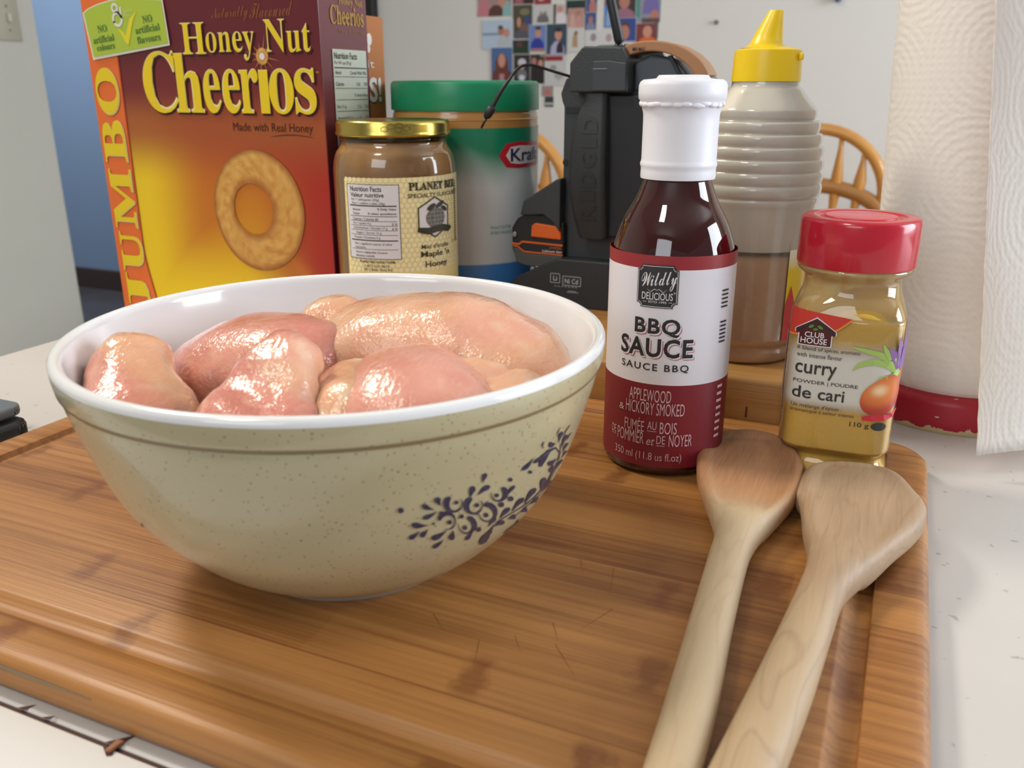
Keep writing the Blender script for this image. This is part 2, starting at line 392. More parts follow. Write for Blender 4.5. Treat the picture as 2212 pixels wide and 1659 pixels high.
M_wall = mat('painted_wall', '#dedad4', 0.75, mottle=(3, '#d8d4ce', 0.5))
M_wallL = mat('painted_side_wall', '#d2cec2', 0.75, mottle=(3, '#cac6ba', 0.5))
M_blue = mat('blue_wall_paint', '#748ba8', 0.8)
M_floor = mat('dark_floor', '#4a474b', 0.45, mottle=(6, '#3c3a3e', 0.7))
M_trim = mat('dark_trim', '#3a2f2c', 0.5)
M_blk = mat('black_trim', '#161416', 0.45)
M_ceil = mat('ceiling_paint', '#e6e3dc', 0.9)
struct('floor', box(-7, 3.2, -3.2, 5.0, FLOOR - 0.1, FLOOR), M_floor)
struct('wall_back', box(-1.60, 3.2, 2.5, 2.62, FLOOR, 1.55), M_wall)
struct('wall_left', box(-2.40, -2.28, -3.0, 1.85, FLOOR, 1.55), M_wallL)
struct('wall_far', box(-7, -1.2, 3.66, 3.78, FLOOR, 1.55), M_blue)
struct('baseboard_far', box(-7, -1.2, 3.635, 3.66, FLOOR, FLOOR + 0.115, 0.004), M_trim)
struct('trim_1', box(-1.66, -1.57, 2.47, 2.65, FLOOR, 1.5, 0.004), M_blk)
struct('ceiling', box(-7, 3.2, -3.2, 5.0, 1.55, 1.65), M_ceil)

# light switch on the side wall
M_plate = mat('switch_plate', '#bdb6a2', 0.45)
sw = thing('light_switch', (-2.28, 1.763, 0.378), 'beige toggle light switch on the pale wall at the upper left', 'light switch')
obj('plate', box(-2.28, -2.274, 1.728, 1.798, 0.3205, 0.4355, 0.002), M_plate, sw)
obj('toggle', box(-2.2745, -2.262, 1.758, 1.768, 0.367, 0.389, 0.002), mat('switch_toggle', '#d6cfbd', 0.4), sw)
for z in (0.348, 0.408):
    obj('screw', box(-2.2745, -2.2725, 1.760, 1.766, z - 0.003, z + 0.003, 0.001), mat('screw', '#8c8676', 0.4, 0.6), sw)

# ------------------------------------------------------------------ countertop
def counter_material():
    m, N, b = newmat('speckled_laminate')
    oc = N.node('ShaderNodeTexCoord').outputs['Object']
    n = N.noise(oc, 160, 2, 0.5)
    sp = N.ramp(n, [(0.27, (1, 1, 1, 1)), (0.31, (0, 0, 0, 1))])
    soft = N.noise(oc, 14, 4, 0.6)
    c = N.mix(soft, lin('#cfccca'), lin('#c6c2bf'))
    c = N.mix(N.math('MULTIPLY', sp, 0.55), c, lin('#8f8a87'))
    N.t.links.new(c, b.inputs['Base Color'])
    b.inputs['Roughness'].default_value = 0.35
    return m
M_count = counter_material()
ct = thing('countertop', (0, 0.5, -0.055), 'white speckled laminate countertop under the wooden boards', 'countertop')
obj('top', box(-0.676, 1.5, 0.1652, 0.86, -0.055, -0.015, 0.0015), M_count, ct, smooth=False)
obj('edge_strip', box(-0.676, 1.5, 0.08, 0.1636, -0.0545, -0.0151, 0.0006), mat('laminate_edge', '#d6d3d1', 0.35), ct, smooth=False, label='white laminate edge strip in front of the dark crack')
obj('seam', box(-0.675, 1.49, 0.1634, 0.1654, -0.05, -0.0158), mat('seam_brown', '#4a302c', 0.8), ct, smooth=False, label='dark brown crack along the counter edge')
M_chip = mat('chipped_core', '#56362c', 0.85)
for x, w, hgt in ((-0.2675, 0.0035, 0.004), (-0.2555, 0.003, 0.0025), (-0.2235, 0.0055, 0.0075)):
    Ink().poly([(x - w / 2, 0.1648), (x + w / 2, 0.1648), (x + w * 0.9, 0.1648 + hgt)]).build('chip', lambda x, y, o: Vector((x, y, -0.015 + o)), M_chip, ct, off=0.0002, label='brown chip beside the crack')
Ink().poly([(-0.2262, 0.1638), (-0.2205, 0.1638), (-0.2188, 0.1612), (-0.2205, 0.1603)]).build('chip', lambda x, y, o: Vector((x, y, -0.015 + o)), M_chip, ct, off=0.0002, label='brown chip beside the crack')
bm = bmesh.new(); add_prism(bm, [(-0.2222, 0.1668), (-0.2192, 0.1672), (-0.2200, 0.1618), (-0.2218, 0.1610)], -0.0148, -0.0134, 0.0003, 'z')
obj('splinter', bm, mat('splinter_wood', '#9a6a4e', 0.8), ct, label='loose brown laminate splinter')
obj('cabinet', box(-0.64, 1.45, 0.12, 0.82, FLOOR, -0.055), mat('counter_cabinet', '#d8d4cc', 0.6), ct, smooth=False)

# ------------------------------------------------------------------ bamboo cutting board
def bamboo(name, dark, light, strip, nodes=True, axis=0):
    m, N, b = newmat(name)
    oc = N.node('ShaderNodeTexCoord').outputs['Object']
    sx = N.node('ShaderNodeSeparateXYZ', iVector=oc)
    X, Y, Z = sx.outputs
    if axis == 1: X, Y = Y, X
    row = N.math('DIVIDE', Y, strip)
    fl = N.math('FLOOR', row)
    rnd = N.node('ShaderNodeTexWhiteNoise', noise_dimensions='1D', iW=fl).outputs[0]
    seg = N.math('FLOOR', N.math('ADD', N.math('MULTIPLY', X, 4.3), N.math('MULTIPLY', rnd, 7.0)))
    rnd2 = N.node('ShaderNodeTexWhiteNoise', noise_dimensions='2D', iVector=N.node('ShaderNodeCombineXYZ', iX=fl, iY=seg).outputs[0]).outputs[0]
    def fib(sc1, sc2, det):
        v = N.node('ShaderNodeCombineXYZ', iX=N.math('ADD', N.math('MULTIPLY', X, sc1), N.math('MULTIPLY', rnd, 31.0)), iY=N.math('MULTIPLY', Y, sc2), iZ=N.math('MULTIPLY', Z, sc2))
        return N.noise(v.outputs[0], 1.0, det, 0.55)
    f1 = fib(5, 260, 4); f2 = fib(16, 900, 2); f3 = fib(7, 40, 2)
    t = N.math('ADD', N.math('MULTIPLY', f1, 0.55), N.math('ADD', N.math('MULTIPLY', f2, 0.25), N.math('MULTIPLY', f3, 0.35)))
    t = N.math('ADD', t, N.math('MULTIPLY', N.math('SUBTRACT', rnd2, 0.5), 0.18))
    t = N.math('ADD', t, N.math('MULTIPLY', N.math('SUBTRACT', rnd, 0.5), 0.16))
    c = N.ramp(t, [(0.32, lin(dark)), (0.58, mix(lin(dark), lin(light), 0.6)), (0.84, lin(light))])
    # glue lines
    fr = N.math('FRACT', row)
    gl = N.math('LESS_THAN', fr, 0.035)
    c = N.mix(N.math('MULTIPLY', gl, N.math('MULTIPLY', rnd, 0.55)), c, lin('#6b3b17'))
    if nodes:
        xx = N.math('ADD', N.math('DIVIDE', X, 0.185), N.math('MULTIPLY', rnd, 9.0))
        wob = N.math('MULTIPLY', N.math('SUBTRACT', N.noise(oc, 120, 3), 0.5), 0.10)
        d = N.math('ABSOLUTE', N.math('SUBTRACT', N.math('FRACT', N.math('ADD', xx, wob)), 0.5))
        band = N.ramp(d, [(0.012, (1, 1, 1, 1)), (0.04, (0, 0, 0, 1))])
        mid = N.ramp(N.math('ABSOLUTE', N.math('SUBTRACT', fr, 0.5)), [(0.30, (1, 1, 1, 1)), (0.5, (0.15, 0.15, 0.15, 1))])
        c = N.mix(N.math('MULTIPLY', N.math('MULTIPLY', band, mid), 0.62), c, lin('#6f3a16'))
    N.t.links.new(c, b.inputs['Base Color'])
    b.inputs['Roughness'].default_value = 0.42
    bp = N.node('ShaderNodeBump', iStrength=0.25, iDistance=0.0006, iHeight=f2)
    N.t.links.new(bp.outputs[0], b.inputs['Normal'])
    return m
M_bam = bamboo('bamboo', '#713f19', '#bd8549', 0.0262)
BX0, BX1, BY0, BY1 = -0.4720, 0.0305, 0.1688, 0.5285
cb = thing('cutting_board', ((BX0 + BX1) / 2, (BY0 + BY1) / 2, -0.0145), 'large bamboo cutting board with a juice groove, under the bowl', 'cutting board')
bm = bmesh.new(); rings = []
def ring(ins, z, r=0.026): rings.append([(x, y, z) for x, y in rrect(BX0 + ins, BX1 - ins, BY0 + ins, BY1 - ins, max(r - ins, 0.003), 10)])
for ins, z in ((0.004, -0.0145), (0.0012, -0.0133), (0, -0.010), (0, -0.0055), (0.001, -0.0022), (0.0032, -0.0004), (0.006, 0.0),
               (0.0213, 0.0), (0.0215, -0.0002), (0.0218, -0.0026), (0.0224, -0.0032), (0.0265, -0.0033), (0.0290, -0.0028), (0.0318, -0.0004), (0.0326, 0.0)):
    ring(ins, z)
grid_faces(bm, rings, True, (True, True)); recalc(bm)
obj('board', bm, M_bam, cb, sharp=50)
sc = Ink(); R_ = random.Random(4)
for x, y, a, l in ((-0.098, 0.262, 2.1, 0.012), (-0.093, 0.272, 1.2, 0.02), (-0.108, 0.25, 2.2, 0.01), (-0.12, 0.235, 1.9, 0.016), (-0.085, 0.245, 2.3, 0.02),
                   (-0.09, 0.30, 1.8, 0.022), (-0.105, 0.31, 2.0, 0.014), (-0.14, 0.25, 2.4, 0.013)):
    sc.line([(x, y), (x + l * math.cos(a), y + l * math.sin(a))], [0.00005, 0.00022, 0.00005][:2])
sc.build('knife_scratch', lambda x, y, o: Vector((x, y, o)), mat('scratch', '#74451f', 0.7), cb, off=0.00012, label='thin dark knife scratches')

# raised wooden block behind the board
wb = thing('wooden_block', (-0.235, 0.665, -0.015), 'thick wooden block behind the bamboo board, carrying the jars and radio', 'wooden block')
obj('block', box(-0.425, -0.03, 0.531, 0.80, -0.015, 0.026, 0.003), bamboo('block_wood', '#9a6730', '#c99a5c', 0.045, False), wb)
k = Ink().rect(-0.0755, -0.0742, 0.0, 0.007)
k.build('knot', lambda x, z, o: Vector((x, 0.531 - o, z)), mat('knot', '#5f3c1c', 0.8), wb, label='short dark knot on the front face')

# ------------------------------------------------------------------ mixing bowl
BC = (-0.2101, 0.2942)
bowl_out = [(0.0466, 0.0), (0.0488, 0.0004), (0.0508, 0.003), (0.0600, 0.0088), (0.0700, 0.0165), (0.0784, 0.025), (0.0850, 0.0325), (0.0902, 0.040), (0.0945, 0.0475), (0.0976, 0.055), (0.1004, 0.0625),
            (0.1028, 0.070), (0.1052, 0.0775), (0.1073, 0.0850), (0.1083, 0.0900), (0.1086, 0.0908), (0.1095, 0.0920), (0.1101, 0.0945), (0.1106, 0.0975), (0.1108, 0.1000)]
def cream_material():
    m, N, b = newmat('speckled_cream_glaze')
    oc = N.node('ShaderNodeTexCoord').outputs['Object']
    vor = N.node('ShaderNodeTexVoronoi', iVector=oc, iScale=650, iRandomness=1.0)
    rad = N.math('MULTIPLY', N.node('ShaderNodeSeparateColor', iColor=vor.outputs['Color']).outputs[0], 0.36)
    gate = N.math('GREATER_THAN', N.node('ShaderNodeSeparateColor', iColor=vor.outputs['Color']).outputs[1], 0.52)
    sp = N.math('MULTIPLY', N.math('LESS_THAN', vor.outputs['Distance'], rad), gate)
    v2 = N.node('ShaderNodeTexVoronoi', iVector=oc, iScale=170, iRandomness=1.0)
    g2 = N.math('GREATER_THAN', N.node('ShaderNodeSeparateColor', iColor=v2.outputs['Color']).outputs[1], 0.80)
    sp2 = N.math('MULTIPLY', N.math('LESS_THAN', v2.outputs['Distance'], 0.07), g2)
    base = N.mix(N.noise(oc, 30, 3), lin('#c1b795'), lin('#b5aa88'))
    c = N.mix(N.math('MULTIPLY', sp, 0.55), base, lin('#8a6d43'))
    c = N.mix(N.math('MULTIPLY', sp2, 0.75), c, lin('#5e4e33'))
    N.t.links.new(c, b.inputs['Base Color'])
    b.inputs['Roughness'].default_value = 0.22
    b.inputs['Coat Weight'].default_value = 0.3
    return m
M_cream = cream_material()
M_opal = mat('white_opal_glass', '#e9e9ea', 0.12, coat=0.4)
bowl = thing('mixing_bowl', (BC[0], BC[1], 0), 'large cream speckled glass mixing bowl with blue flower print, full of raw chicken', 'bowl')
obj('body', lathe(smooth_prof(bowl_out[2:], 3), BC, 160, (False, False)), M_cream, bowl)
inner = [(0.0500, 0.003), (0.0488, 0.0004), (0.0466, 0.0)]
obj('foot', lathe(inner[::-1] + [(0.0509, 0.0034)], BC, 128, (True, False)), mat('bluish_opal_foot', '#c3cbd0', 0.15), bowl, label='bluish white bare glass foot')
lip = [(0.1108, 0.1000), (0.1107, 0.1012), (0.1102, 0.1022), (0.1094, 0.1029), (0.1080, 0.1031), (0.1066, 0.1024), (0.1056, 0.1008), (0.1050, 0.098), (0.1035, 0.090), (0.1008, 0.0775),
       (0.0985, 0.070), (0.0930, 0.055), (0.0850, 0.040), (0.0720, 0.025), (0.0500, 0.012), (0.0001, 0.008)]
obj('lining', lathe(smooth_prof(lip, 3), BC, 160, (False, False)), M_opal, bowl, label='white glossy lining and rim')
ridge = lathe([(0.1084, 0.0905), (0.10885, 0.0907), (0.1093, 0.0913), (0.1097, 0.0922)], BC, 160, (False, False))
obj('ridge_line', ridge, mat('brown_ridge', '#8f7d5c', 0.4), bowl, label='brown line under the rim band')
fl = Ink()
for p in FLORAL.split(';'):
    q = list(map(int, p.split())); fl.poly([(q[i] / 2000, q[i + 1] / 20000) for i in range(0, len(q), 2)])
bf = interp(bowl_out); tf_b = math.atan2(-BC[1], -BC[0])
def on_bowl(t, z, o):
    r = bf(z) + o; a = tf_b + t
    return Vector((BC[0] + r * math.cos(a), BC[1] + r * math.sin(a), z - o * 0.4))
M_blue_print = mat('blue_flower_print', '#2b2940', 0.3, mottle=(900, '#5a5878', 0.55))
fl.build('flower_print', on_bowl, M_blue_print, bowl, off=0.00035, label='dark blue folk flower print')

# ------------------------------------------------------------------ raw chicken
def flesh_material(name, rough):
    m, N, b = newmat(name)
    oc = N.node('ShaderNodeTexCoord').outputs['Object']
    at = N.node('ShaderNodeAttribute', attribute_name='Col').outputs['Color']
    st = N.node('ShaderNodeMapping', iVector=oc, iScale=(420, 160, 420), iRotation=(0, 0, 0.5)).outputs[0]
    fib = N.noise(st, 1.0, 3, 0.6)
    c = N.mix(N.math('MULTIPLY', N.ramp(fib, [(0.5, (0, 0, 0, 1)), (0.8, (1, 1, 1, 1))]), 0.22), at, lin('#f2d3c0'))
    N.t.links.new(c, b.inputs['Base Color'])
    b.inputs['Roughness'].default_value = rough
    b.inputs['Subsurface Weight'].default_value = 0.45; b.inputs['Subsurface Radius'].default_value = (1, 0.4, 0.28); b.inputs['Subsurface Scale'].default_value = 0.006
    b.inputs['Coat Weight'].default_value = 0.8; b.inputs['Coat Roughness'].default_value = 0.1
    h = N.math('ADD', N.math('MULTIPLY', N.noise(oc, 330, 3), 0.5), N.math('MULTIPLY', N.noise(st, 1.6, 2), 0.5))
    bp = N.node('ShaderNodeBump', iStrength=0.7, iDistance=0.0011, iHeight=h)
    N.t.links.new(bp.outputs[0], b.inputs['Normal']); N.t.links.new(bp.outputs[0], b.inputs['Coat Normal'])
    return m
M_flesh = flesh_material('raw_chicken', 0.28)
PAL = [lin(x) for x in ('#dd9d8a', '#d28675', '#e4b191', '#dba47e', '#c98673')]
def chicken(label, spine, seed, tint=(0, 1, 2), fat=0.35, bump=0.0035, name='chicken_breast', flat=1.0, droop=0.0):
    """spine = [(x, y, z, half width, half thickness)]"""
    sp = smooth_prof(spine, 7); n = len(sp); seg = 40; rings = []
    pts = [Vector(s[:3]) for s in sp]
    L = sum((b - a).length for a, b in zip(pts[:-1], pts[1:])); acc = 0
    first = pts[0] + (pts[0] - pts[1]).normalized() * sp[0][4] * 0.3
    for i in range(n):
        if i: acc += (pts[i] - pts[i - 1]).length
        t = (pts[min(i + 1, n - 1)] - pts[max(i - 1, 0)]).normalized()
        s = t.cross(Vector((0, 0, 1)));
        if s.length < 0.05: s = Vector((1, 0, 0))
        s.normalize(); u = s.cross(t).normalized()
        e = acc / L; k = min(1.0, math.sqrt(max(0.0, 1 - (max(0, abs(e - 0.5) - 0.30) / 0.205) ** 2)) + 0.02)
        ring = []
        for q in range(seg):
            a = 2 * math.pi * q / seg; c, d = math.cos(a), math.sin(a)
            cc = math.copysign(abs(c) ** 0.85, c)
            p = pts[i] + s * (cc * sp[i][3] * k) + u * (d * sp[i][4] * k * (flat if d < 0 else 1)) - Vector((0, 0, droop * abs(cc) ** 3 * k))
            ring.append(p)
        rings.append(ring)
    bm = bmesh.new(); grid_faces(bm, rings); recalc(bm)
    so = Vector((seed * 3.7, seed * 1.9, seed * 5.1))
    bm.normal_update()
    Lc = bm.verts.layers.float_color.new('Col')
    for v in bm.verts:
        p = v.co
        d = noise.noise(p * 38 + so) * bump + noise.noise(p * 95 + so) * bump * 0.42 + noise.noise(p * 230 + so) * bump * 0.15
        v.co = p + v.normal * d
        a = noise.noise(p * 30 + so * 2) * 0.5 + 0.5; b = noise.noise(p * 75 + so) * 0.5 + 0.5
        c = mix(mix(PAL[tint[0]], PAL[tint[1]], sst(0.35, 0.7, a)), PAL[tint[2]], sst(0.5, 0.8, b) * 0.7)
        f = sst(0.58, 0.75, noise.noise(p * 120 + so * 3) * 0.5 + 0.5) * fat
        v[Lc] = mix(c, lin('#ead2b4'), f)
        # keep the meat inside the bowl
        dx, dy = v.co.x - BC[0], v.co.y - BC[1]; r = math.hypot(dx, dy)
        lim = inner_r(v.co.z) - 0.0015
        if r > lim: v.co.x = BC[0] + dx / r * lim; v.co.y = BC[1] + dy / r * lim
        if v.co.z < 0.0105: v.co.z = 0.0105
    o = obj(name, bm, M_flesh, base=tuple(sum((Vector(s[:3]) for s in spine), Vector()) / len(spine)))
    return tag(o, label, 'chicken', 'raw chicken pieces in the bowl')
_li = sorted((z, r) for r, z in lip[6:])
def inner_r(z):
    if z <= _li[0][0]: return _li[0][1]
    for (a, ra), (b, rb) in zip(_li[:-1], _li[1:]):
        if z <= b: return ra + (rb - ra) * (z - a) / (b - a)
    return 0.1056
chicken('raw chicken piece curling up the left side of the bowl', [(-0.2905, 0.2605, 0.0975, .008, .009), (-0.2855, 0.2540, 0.0925, .0145, .014), (-0.2760, 0.2420, 0.0815, .019, .017), (-0.2600, 0.2290, 0.0700, .024, .019), (-0.2480, 0.2240, 0.0620, .022, .014), (-0.238, 0.224, 0.058, .016, .012)], 1, (3, 1, 2), 0.3, 0.003)
chicken('smooth pink chicken breast at the back left, behind the curled left piece', [(-0.288, 0.272, 0.066, .022, .016), (-0.268, 0.292, 0.077, .030, .021), (-0.242, 0.298, 0.080, .032, .022), (-0.215, 0.288, 0.078, .026, .020)], 2, (1, 0, 4), 0.15, 0.002)
chicken('narrow orange chicken strip at the very back, under the window reflection', [(-0.262, 0.330, 0.084, .013, .012), (-0.248, 0.341, 0.089, .016, .012), (-0.228, 0.348, 0.086, .018, .012), (-0.205, 0.352, 0.082, .016, .012)], 3, (3, 0, 2), 0.4)
chicken('longest chicken breast, lying across the back right of the bowl', [(-0.232, 0.305, 0.078, .022, .018), (-0.208, 0.322, 0.087, .030, .021), (-0.178, 0.332, 0.089, .032, .022), (-0.150, 0.327, 0.085, .029, .020), (-0.128, 0.306, 0.076, .022, .016)], 4, (0, 2, 3), 0.3, 0.0028)
chicken('chicken breast draped over the front centre with a raised pointed tip', [(-0.2135, 0.2640, 0.1045, .007, .006), (-0.2105, 0.2570, 0.1010, .0125, .009), (-0.2085, 0.2480, 0.0940, .0185, .011), (-0.2080, 0.2380, 0.0855, .0250, .012), (-0.2085, 0.2270, 0.0755, .0300, .012), (-0.2090, 0.2160, 0.0640, .0320, .012), (-0.209, 0.208, 0.055, .028, .011)], 5, (1, 2, 0), 0.45, 0.0048, flat=0.6)
chicken('small greyish glistening chicken piece between the draped and the round breast', [(-0.198, 0.285, 0.087, .013, .011), (-0.186, 0.268, 0.084, .017, .013), (-0.180, 0.250, 0.077, .019, .014), (-0.182, 0.232, 0.068, .015, .012)], 6, (2, 3, 3), 0.7, 0.0048)
chicken('plump round pink chicken breast at the front right of the bowl', [(-0.186, 0.296, 0.070, .018, .014), (-0.170, 0.280, 0.081, .026, .021), (-0.154, 0.262, 0.080, .030, .023), (-0.143, 0.246, 0.072, .026, .020)], 7, (0, 0, 1), 0.12, 0.0015)
chicken('small chicken scrap at the far right edge, beside the round breast', [(-0.140, 0.272, 0.082, .008, .007), (-0.130, 0.285, 0.086, .012, .009), (-0.122, 0.300, 0.083, .010, .008)], 8, (3, 2, 0), 0.5)
chicken('thin pale chicken flap wedged behind the round front breast', [(-0.195, 0.303, 0.086, .008, .006), (-0.172, 0.310, 0.089, .010, .006), (-0.150, 0.302, 0.086, .012, .007), (-0.136, 0.292, 0.083, .010, .007)], 9, (2, 0, 3), 0.5)

for p_, w_ in (([(-0.372, 0.1692), (-0.366, 0.1692), (-0.352, 0.1692)], [.0002, .0006, .0002]), ([(-0.2925, 0.1694), (-0.284, 0.1690), (-0.262, 0.1690), (-0.235, 0.1690)], [.0002, .0007, .0006, .0002])):
    Ink().line(p_, w_).build('edge_stain', lambda x, y, o: Vector((x, y, -0.0046 + (y - 0.1685) * 1.6 + o)), mat('edge_stain_grey', '#7d6d55', 0.7), cb, off=0.0004, label='grey stain on the front edge')

# ------------------------------------------------------------------ barbecue sauce bottle
M_black_ink = mat('black_ink', '#26242a', 0.5)
M_white_ink = mat('white_ink', '#e8e3e6', 0.5)
QC = (-0.1086, 0.4517)
q = thing('sauce_bottle', (QC[0], QC[1], 0), 'dark barbecue sauce bottle with a white cap and red and white label', 'sauce bottle')
qp = [(0.0001, 0.002), (0.024, 0.0012), (0.0285, 0.0), (0.0308, 0.0008), (0.0322, 0.0035), (0.0327, 0.0075), (0.0328, 0.05), (0.0328, 0.106), (0.0324, 0.1136), (0.0306, 0.1224), (0.0268, 0.1328), (0.0212, 0.1430), (0.0176, 0.1520), (0.0163, 0.156), (0.0163, 0.198), (0.0001, 0.198)]
m, N, b = newmat('sauce_filled_glass')
b.inputs['Base Color'].default_value = lin('#35090b'); b.inputs['Roughness'].default_value = 0.04
b.inputs['Specular IOR Level'].default_value = 0.6; b.inputs['Coat Weight'].default_value = 0.6; b.inputs['Coat Roughness'].default_value = 0.02
obj('glass_body', lathe(smooth_prof(qp[1:-2], 5), QC, 128), m, q)
cp = [(0.0166, 0.1538), (0.0188, 0.1538), (0.0190, 0.1550), (0.0189, 0.1575), (0.0189, 0.1592), (0.0193, 0.1600), (0.0194, 0.1612), (0.0190, 0.1622), (0.01885, 0.1632), (0.01885, 0.182), (0.0190, 0.1855), (0.0199, 0.1885), (0.0206, 0.1905), (0.0209, 0.1915), (0.0216, 0.1925), (0.0218, 0.195), (0.0217, 0.1985), (0.0211, 0.2002), (0.0196, 0.2013), (0.0135, 0.2018), (0.0128, 0.2025), (0.0122, 0.2033), (0.0118, 0.2034), (0.0112, 0.2028), (0.0001, 0.2026)]
M_cap = mat('white_shrink_plastic', '#e9eaf2', 0.42, bump=(60, 0.08))
cap = obj('cap', lathe(cp, QC, 96, (True, True)), M_cap, q, sharp=50)
bm = bmesh.new(); R_ = random.Random(2); tq = math.atan2(-QC[1], -QC[0])
for i in range(26):                                    # crumpled beads under the shrink band
    a = 2 * math.pi * i / 26 + R_.uniform(-.05, .05); z = 0.1895 + R_.uniform(-.0006, .0006)
    mtx = Matrix.Translation((QC[0] + 0.0203 * math.cos(a), QC[1] + 0.0203 * math.sin(a), z)) @ Matrix.Rotation(a, 4, 'Z') @ Matrix.Diagonal((0.0010, 0.0026 + R_.uniform(0, .0012), 0.0013, 1))
    bmesh.ops.create_uvsphere(bm, u_segments=10, v_segments=6, radius=1, matrix=mtx)
obj('shrink_crease', bm, M_cap, cap)
lab = [(0.0331, 0.0065), (0.0331, 0.1125)]
R_lab = 0.0331
wr = on_round(QC, R_lab)
def lab_part(name, z0, z1, hx, label):
    return obj(name, lathe([(0.0329, z0), (R_lab, z0), (R_lab, z1), (0.0329, z1)], QC, 128, (False, False)), mat(name + '_paper', hx, 0.45, mottle=(150, '#8c2430', 0.15) if 'band' in name else None), q, label=label, sharp=40)
lab_part('lower_label_band', 0.0058, 0.0522, '#7c1c29', 'dark red lower label band')
wl = lab_part('label', 0.0522, 0.1122, '#e4e1ea', 'white label middle')
lab_part('upper_label_band', 0.1122, 0.1190, '#972b31', 'red upper label band')
dx = -0.0002
i_ = Ink().text('BBQ', -0.0177, 0.0059, 0.0777, 0.0873, 0.026, spacing=1.12).text('SAUCE', -0.0262, 0.0131, 0.0669, 0.0769, 0.026, spacing=1.1)
i_.build('lettering_shadow', wr, mat('red_ink', '#b9606b', 0.5), q, 0.0002, 0.0025, shift=(0.0010, -0.0011), label='red drop shadow of the title')
i_.build('lettering_gap', wr, mat('label_white_ink', '#e9e6ee', 0.5), q, 0.0003, 0.0025, shift=(0.0006, -0.0007), label='white gap between title and shadow')
i_.text('SAUCE BBQ', -0.0251, 0.0114, 0.0590, 0.0634, 0.012, spacing=1.25)
for k in range(5): i_.rect(0.0292, 0.0345, 0.1000 - k * 0.0021, 0.1009 - k * 0.0021)
for k in range(6): i_.rect(0.0294, 0.0345, 0.0836 - k * 0.0021, 0.0845 - k * 0.0021)
i_.build('title_lettering', wr, M_black_ink, q, 0.0004, 0.0025, label='black BBQ SAUCE title')
w = Ink().text('APPLEWOOD', -0.0192, 0.0034, 0.0426, 0.0493, -0.004).text('HICKORY SMOKED', -0.0210, 0.0108, 0.0354, 0.0422, -0.004).text('&', -0.0257, -0.0222, 0.0353, 0.0388)
w.text('FUMÉE', -0.0214, -0.0098, 0.0253, 0.0330, -0.004).text('AU', -0.0080, -0.0032, 0.0272, 0.0318, -0.002).text('BOIS', -0.0014, 0.0073, 0.0253, 0.0319, -0.004)
w.rect(-0.0080, -0.0032, 0.0262, 0.0265)
w.text('DE', -0.0312, -0.0275, 0.0206, 0.0250, -0.002).rect(-0.0312, -0.0275, 0.0196, 0.0199).text('POMMIER', -0.0262, -0.0096, 0.0184, 0.0252, -0.004).text('et', -0.0084, -0.0044, 0.0184, 0.0222, slant=0.0008)
w.text('DE', -0.0028, 0.0016, 0.0196, 0.0242, -0.002).rect(-0.0028, 0.0016, 0.0184, 0.0187).text('NOYER', 0.0036, 0.0160, 0.0183, 0.0250, -0.004)
w.text('350 ml (11.8 us fl.oz)', -0.0277, 0.0107, 0.0086, 0.0142, -0.006)
for k in range(8): w.rect(0.0312, 0.0360, 0.0480 - k * 0.0040, 0.0496 - k * 0.0040)
w.build('lower_lettering', wr, mat('pale_pink_ink', '#d9b6bd', 0.5), q, 0.0003, 0.0025, label='pale lettering on the dark red band')
def badge(s0, s1, z0, z1, c):
    return [(s0 + c, z0), (s1 - c, z0), (s1 - c, z0 + c * .5), (s1 - c * .5, z0 + c), (s1, z0 + c), (s1, z1 - c), (s1 - c * .5, z1 - c), (s1 - c, z1 - c * .5), (s1 - c, z1), (s0 + c, z1), (s0 + c, z1 - c * .5), (s0 + c * .5, z1 - c), (s0, z1 - c), (s0, z0 + c), (s0 + c * .5, z0 + c), (s0 + c, z0 + c * .5)]
bdg = Ink().poly(badge(-0.0172, 0.0036, 0.0928, 0.1144, 0.0022)).build('badge', wr, mat('charcoal_ink', '#2b2c30', 0.45), q, 0.0005, 0.0025, label='black badge with white script')
w = Ink()
bo = badge(-0.0166, 0.0030, 0.0934, 0.1138, 0.0022); w.line(bo + bo[:1], 0.00025)
w.text(script('Wildly'), -0.0155, 0.0022, 0.1010, 0.1112, 0.0, slant=0.0012, angle=0.12).text('DELICIOUS', -0.0143, 0.0012, 0.0969, 0.1006, 0.003).text('ESTD 1995', -0.0107, -0.0018, 0.0953, 0.0964)
w.rect(-0.0137, -0.0118, 0.0957, 0.0959).rect(-0.0007, 0.0010, 0.0957, 0.0959).text('®', 0.0015, 0.0025, 0.1003, 0.1013)
for sg in (1, -1): w.line([(-0.0068 + sg * t * 0.0006, 0.1017 + 0.0007 * math.sin(t * 0.9)) for t in range(9)], [.0001, .0002, .0003, .0002, .0003, .0002, .0002, .0001, .0001])
w.build('badge_lettering', wr, M_white_ink, bdg, 0.0007, 0.0025, label='white Wildly Delicious lettering')

